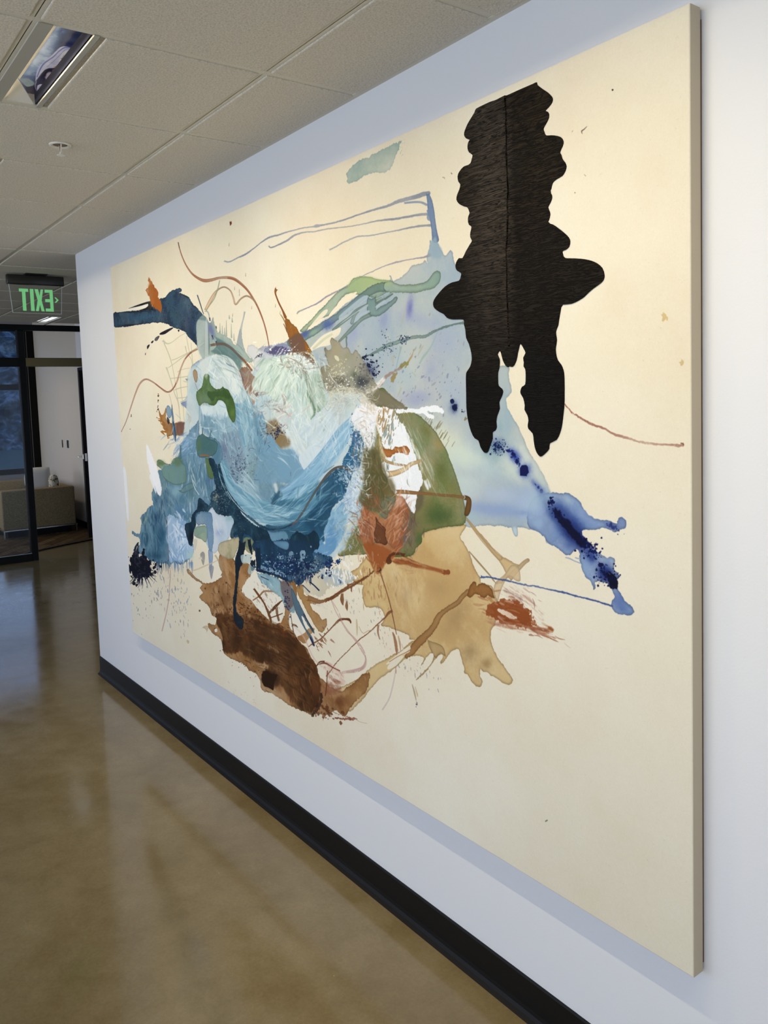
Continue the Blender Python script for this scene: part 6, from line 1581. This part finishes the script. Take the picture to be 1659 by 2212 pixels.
for f in bm.faces:
    for l in f.loops:
        l[uvl].uv = ((l.vert.co.x - CX0) / (CX1 - CX0), (l.vert.co.z - CZ0) / (CZ1 - CZ0))
cv = mesh_obj('canvas', bm, M_can, pt)
cv.data.materials.append(M_side)
box('stretcher', (-4.44, -.009, .446), (-.9762, -.001, 2.372), mat('stretcher_wood', srgb(96, 66, 44), .7), pt)

# the thick black shape: a skin of folded paint lying on the cloth
BLACK1 = "960,72 965,95 1010,130 1055,160 1085,190 1098,215 1090,250 1060,290 1035,318 1055,328 1066,350 1062,385 1040,430 1018,470 1025,500 1040,530 1090,530 1140,535 1170,548 1186,570 1190,600 1175,640 1160,680 1172,700 1182,735 1205,765 1216,800 1205,840 1180,880 1130,910 1098,940 1085,990 1075,1020 1090,1045 1092,1070 1078,1110 1058,1150 1070,1185 1076,1215 1065,1260 1055,1285 1100,1300 1150,1335 1200,1375 1235,1410 1248,1445 1240,1490 1210,1518 1182,1530 1186,1560 1205,1588 1290,1592 1370,1598 1430,1612"
BLACK2 = "1430,12 1480,35 1525,75 1543,130 1540,170 1515,205 1460,245 1410,285 1370,325 1320,358 1260,385 1200,392 1175,398 1166,440 1152,520 1145,570 1125,625 1133,700 1124,760 1125,810 1140,870 1170,910 1190,960 1198,1030 1198,1240 1190,1330 1178,1430 1160,1500 1130,1560 1072,1590 1068,1635 1040,1670 1005,1700 985,1700 962,1670 945,1625 935,1560 927,1505 890,1465 884,1430 890,1390 880,1345 856,1300 858,1260 845,1200 822,1160 822,1130 835,1100 862,1080 866,1000 862,950 848,925 850,890 845,850 864,810 850,775 820,728 806,770 795,820 785,870 765,915 745,930 728,924 712,932 690,915 668,870 655,820 642,790 622,822 638,860 640,900 635,945 625,980 625,1050 630,1092 660,1120 668,1150 655,1190 635,1235 640,1290 618,1350 610,1400 614,1450 600,1480 578,1495 578,1550 560,1600 540,1660 520,1672 500,1660 475,1620 458,1565 425,1545 395,1490 370,1400 355,1290 352,1150 350,1010 358,970 385,930 400,870 396,810 375,730 352,680 345,610 332,560 328,522 230,520 185,505 160,475 120,455 80,425 66,390 75,350 110,300 170,235 230,200 290,185 305,150 308,120 275,100 260,70 265,30 290,-10"
BLACK3 = "320,1590 350,1530 385,1470 402,1440 388,1410 388,1370 398,1320 375,1300 367,1260 372,1225 382,1200 370,1165 358,1150 330,1142 290,1120 268,1085 275,1040 292,1000 302,955 285,930 278,885 292,845 330,800 370,785 392,765 400,735 407,700 380,680 365,650 365,610 375,580 384,570 350,555 334,525 340,490 365,430 395,380 425,330 438,300 500,268 560,240 600,228 640,208 685,185 690,178 700,186 780,150 860,115 930,85"
_bp = np.vstack([pts('M', BLACK1), pts('N', BLACK2), pts('M', BLACK3)])
_bp = catmull(_bp, True, 6)
_d = _F + np.outer((_bp[:, 0] - PPX) / FPX, _R) - np.outer((_bp[:, 1] - PPY) / FPX, _U)
_t = (YP - _C[1]) / _d[:, 1]
_q = _C + _d * _t[:, None]
_keep = [0]
for i in range(1, len(_q)):
    if np.hypot(*(_q[i] - _q[_keep[-1]])[[0, 2]]) > .0035:
        _keep.append(i)
_q = _q[_keep]
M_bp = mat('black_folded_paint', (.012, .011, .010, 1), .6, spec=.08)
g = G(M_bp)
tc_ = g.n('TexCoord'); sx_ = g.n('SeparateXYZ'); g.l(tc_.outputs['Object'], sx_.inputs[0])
def wrinkle(sx, sz, detail, dist, ang=0.0, seed=0.0):
    mp = g.n('Mapping'); mp.inputs['Scale'].default_value = (sx, 1, sz); mp.inputs['Rotation'].default_value = (0, ang, 0)
    mp.inputs['Location'].default_value = (seed, 0, seed)
    g.l(tc_.outputs['Object'], mp.inputs[0])
    return g.noise(mp.outputs[0], 1.0, detail, .55, dist)
left = wrinkle(9, 150, 2.5, 1.5, math.radians(-6))
right = wrinkle(16, 160, 2, .6, math.radians(18), 7)
side = g.n('MapRange'); side.inputs['From Min'].default_value = -.02; side.inputs['From Max'].default_value = .02
g.l(sx_.outputs['X'], side.inputs[0])
wr = g.mix(side.outputs[0], left, right)
crack = g.ramp(wr, [(.40, g1(1)), (.455, g1(0)), (.475, g1(0)), (.52, g1(1)), (.56, g1(1)), (.60, g1(.15)), (.64, g1(1))])
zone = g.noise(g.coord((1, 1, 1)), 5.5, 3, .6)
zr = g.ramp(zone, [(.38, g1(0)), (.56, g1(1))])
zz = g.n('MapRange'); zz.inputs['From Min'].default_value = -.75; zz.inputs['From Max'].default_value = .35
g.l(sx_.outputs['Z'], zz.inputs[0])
top = g.ramp(zz.outputs[0], [(0, (.0035, .0035, .004, 1)), (.45, (.0045, .0042, .004, 1)), (.75, (.015, .011, .008, 1)), (1, (.022, .016, .010, 1))])  # browner towards the top: gloss from the warm lamps put into the colour
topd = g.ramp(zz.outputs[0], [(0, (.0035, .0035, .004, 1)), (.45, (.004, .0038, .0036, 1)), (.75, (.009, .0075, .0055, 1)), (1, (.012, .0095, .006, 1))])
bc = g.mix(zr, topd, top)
# the pleats left of the ridge stand out lighter between their cracks
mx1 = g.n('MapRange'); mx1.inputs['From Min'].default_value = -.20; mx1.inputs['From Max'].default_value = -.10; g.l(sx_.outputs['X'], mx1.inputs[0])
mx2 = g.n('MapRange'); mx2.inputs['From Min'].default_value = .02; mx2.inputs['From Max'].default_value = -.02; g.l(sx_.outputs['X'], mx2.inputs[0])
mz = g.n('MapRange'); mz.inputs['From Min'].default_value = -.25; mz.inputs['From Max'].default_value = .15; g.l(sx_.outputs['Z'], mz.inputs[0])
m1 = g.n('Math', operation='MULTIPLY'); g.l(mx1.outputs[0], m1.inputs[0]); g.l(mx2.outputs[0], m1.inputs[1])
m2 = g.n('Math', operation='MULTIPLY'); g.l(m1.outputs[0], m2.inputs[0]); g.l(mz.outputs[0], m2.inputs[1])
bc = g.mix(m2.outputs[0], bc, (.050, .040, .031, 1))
bc = g.mix(crack, (.0035, .003, .003, 1), bc)
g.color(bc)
hm = g.n('Math', operation='MULTIPLY'); g.l(crack, hm.inputs[0]); g.l(zr, hm.inputs[1])
ha = g.n('Math', operation='MULTIPLY_ADD'); g.l(crack, ha.inputs[0]); ha.inputs[1].default_value = .3; g.l(hm.outputs[0], ha.inputs[2])
g.bump(ha.outputs[0], .55, .004)
_cx, _cz = float(_q[:, 0].mean()), float(_q[:, 2].mean())
bm = bmesh.new()
prism(bm, [(a[0], YP + .0002, a[2]) for a in _q], (0, -.0022, 0))
es = [e for e in bm.edges if all(abs(v.co.y - (YP - .002)) < .0001 for v in e.verts)]
tri = bmesh.ops.triangulate(bm, faces=[f for f in bm.faces if len(f.verts) > 4])
bmesh.ops.translate(bm, verts=bm.verts, vec=(-_cx, -YP, -_cz))
me = bpy.data.meshes.new('black_paint_skin')
bm.to_mesh(me); bm.free(); me.materials.append(M_bp)
bp = bpy.data.objects.new('black_paint_skin', me)
col.objects.link(bp)
bp.parent = pt
bp.location = Vector((_cx, YP, _cz)) - pt.location
bp['label'] = 'thick wrinkled black paint shape with two long legs'
# raised ridge down its middle
bm = bmesh.new()
rg = pts('M', "690,185 695,260 700,330 698,420 702,520 700,620 702,700 705,800 712,900 716,1000 708,1080 714,1180 712,1280 708,1400 700,1500 704,1600 706,1700 704,1800 708,1900 712,2000 716,2120 722,2260 726,2400")
_d = _F + np.outer((rg[:, 0] - PPX) / FPX, _R) - np.outer((rg[:, 1] - PPY) / FPX, _U)
_t = (YP - _C[1]) / _d[:, 1]; rq = _C + _d * _t[:, None]
for i in range(len(rq) - 1):
    for k in range(6):
        a = rq[i] + (rq[i + 1] - rq[i]) * k / 6
        h_ = random.uniform(.002, .004)
        add_box(bm, (a[0] - h_, YP - .0028, a[2] - .013), (a[0] + h_ * random.uniform(.3, 1), YP - .001, a[2] - .001), .0012)
o_ = mesh_obj('paint_ridge', bm, M_bp, pt)

# mirror reflection painted on the panels of the recessed lights
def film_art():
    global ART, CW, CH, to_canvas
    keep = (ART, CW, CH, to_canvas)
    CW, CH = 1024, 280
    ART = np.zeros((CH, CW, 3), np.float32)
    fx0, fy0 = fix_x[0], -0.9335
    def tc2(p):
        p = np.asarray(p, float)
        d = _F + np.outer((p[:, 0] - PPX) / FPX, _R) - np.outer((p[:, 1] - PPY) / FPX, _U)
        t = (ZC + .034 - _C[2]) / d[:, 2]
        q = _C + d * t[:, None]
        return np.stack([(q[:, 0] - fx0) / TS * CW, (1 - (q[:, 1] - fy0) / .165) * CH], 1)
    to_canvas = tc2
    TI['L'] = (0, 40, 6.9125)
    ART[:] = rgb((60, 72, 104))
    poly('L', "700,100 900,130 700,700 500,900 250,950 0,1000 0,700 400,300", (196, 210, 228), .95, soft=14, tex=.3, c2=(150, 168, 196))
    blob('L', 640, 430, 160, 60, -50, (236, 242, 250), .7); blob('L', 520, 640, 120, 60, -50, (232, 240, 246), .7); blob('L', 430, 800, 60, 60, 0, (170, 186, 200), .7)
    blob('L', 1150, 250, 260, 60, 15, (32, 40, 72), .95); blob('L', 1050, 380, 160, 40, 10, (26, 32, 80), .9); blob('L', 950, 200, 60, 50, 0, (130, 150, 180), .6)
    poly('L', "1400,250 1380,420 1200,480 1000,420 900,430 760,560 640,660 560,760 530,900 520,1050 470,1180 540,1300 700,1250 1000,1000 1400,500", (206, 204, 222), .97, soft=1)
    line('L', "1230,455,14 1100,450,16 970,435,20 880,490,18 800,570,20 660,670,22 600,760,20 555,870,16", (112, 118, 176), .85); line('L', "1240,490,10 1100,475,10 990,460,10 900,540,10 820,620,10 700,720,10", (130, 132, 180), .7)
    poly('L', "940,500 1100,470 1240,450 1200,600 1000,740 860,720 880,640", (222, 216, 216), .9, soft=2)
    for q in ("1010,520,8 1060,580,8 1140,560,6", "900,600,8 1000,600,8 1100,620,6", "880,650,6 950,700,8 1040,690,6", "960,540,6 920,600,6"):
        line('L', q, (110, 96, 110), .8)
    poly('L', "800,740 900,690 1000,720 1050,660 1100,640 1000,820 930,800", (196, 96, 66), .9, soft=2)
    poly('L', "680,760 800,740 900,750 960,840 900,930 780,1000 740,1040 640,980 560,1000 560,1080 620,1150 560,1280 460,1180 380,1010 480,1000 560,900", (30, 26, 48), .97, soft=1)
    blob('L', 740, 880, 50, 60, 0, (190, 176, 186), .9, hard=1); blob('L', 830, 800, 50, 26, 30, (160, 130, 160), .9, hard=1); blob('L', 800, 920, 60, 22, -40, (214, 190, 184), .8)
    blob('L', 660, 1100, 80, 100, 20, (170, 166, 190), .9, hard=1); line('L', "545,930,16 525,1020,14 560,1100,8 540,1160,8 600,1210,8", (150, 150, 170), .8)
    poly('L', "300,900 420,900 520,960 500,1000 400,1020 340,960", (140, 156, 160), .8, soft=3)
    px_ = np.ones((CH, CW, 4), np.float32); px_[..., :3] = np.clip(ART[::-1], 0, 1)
    REFLECTION_IMG.scale(CW, CH)
    REFLECTION_IMG.pixels.foreach_set(px_.ravel()); REFLECTION_IMG.update()
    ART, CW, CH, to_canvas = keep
film_art()  # paints the mirror reflection
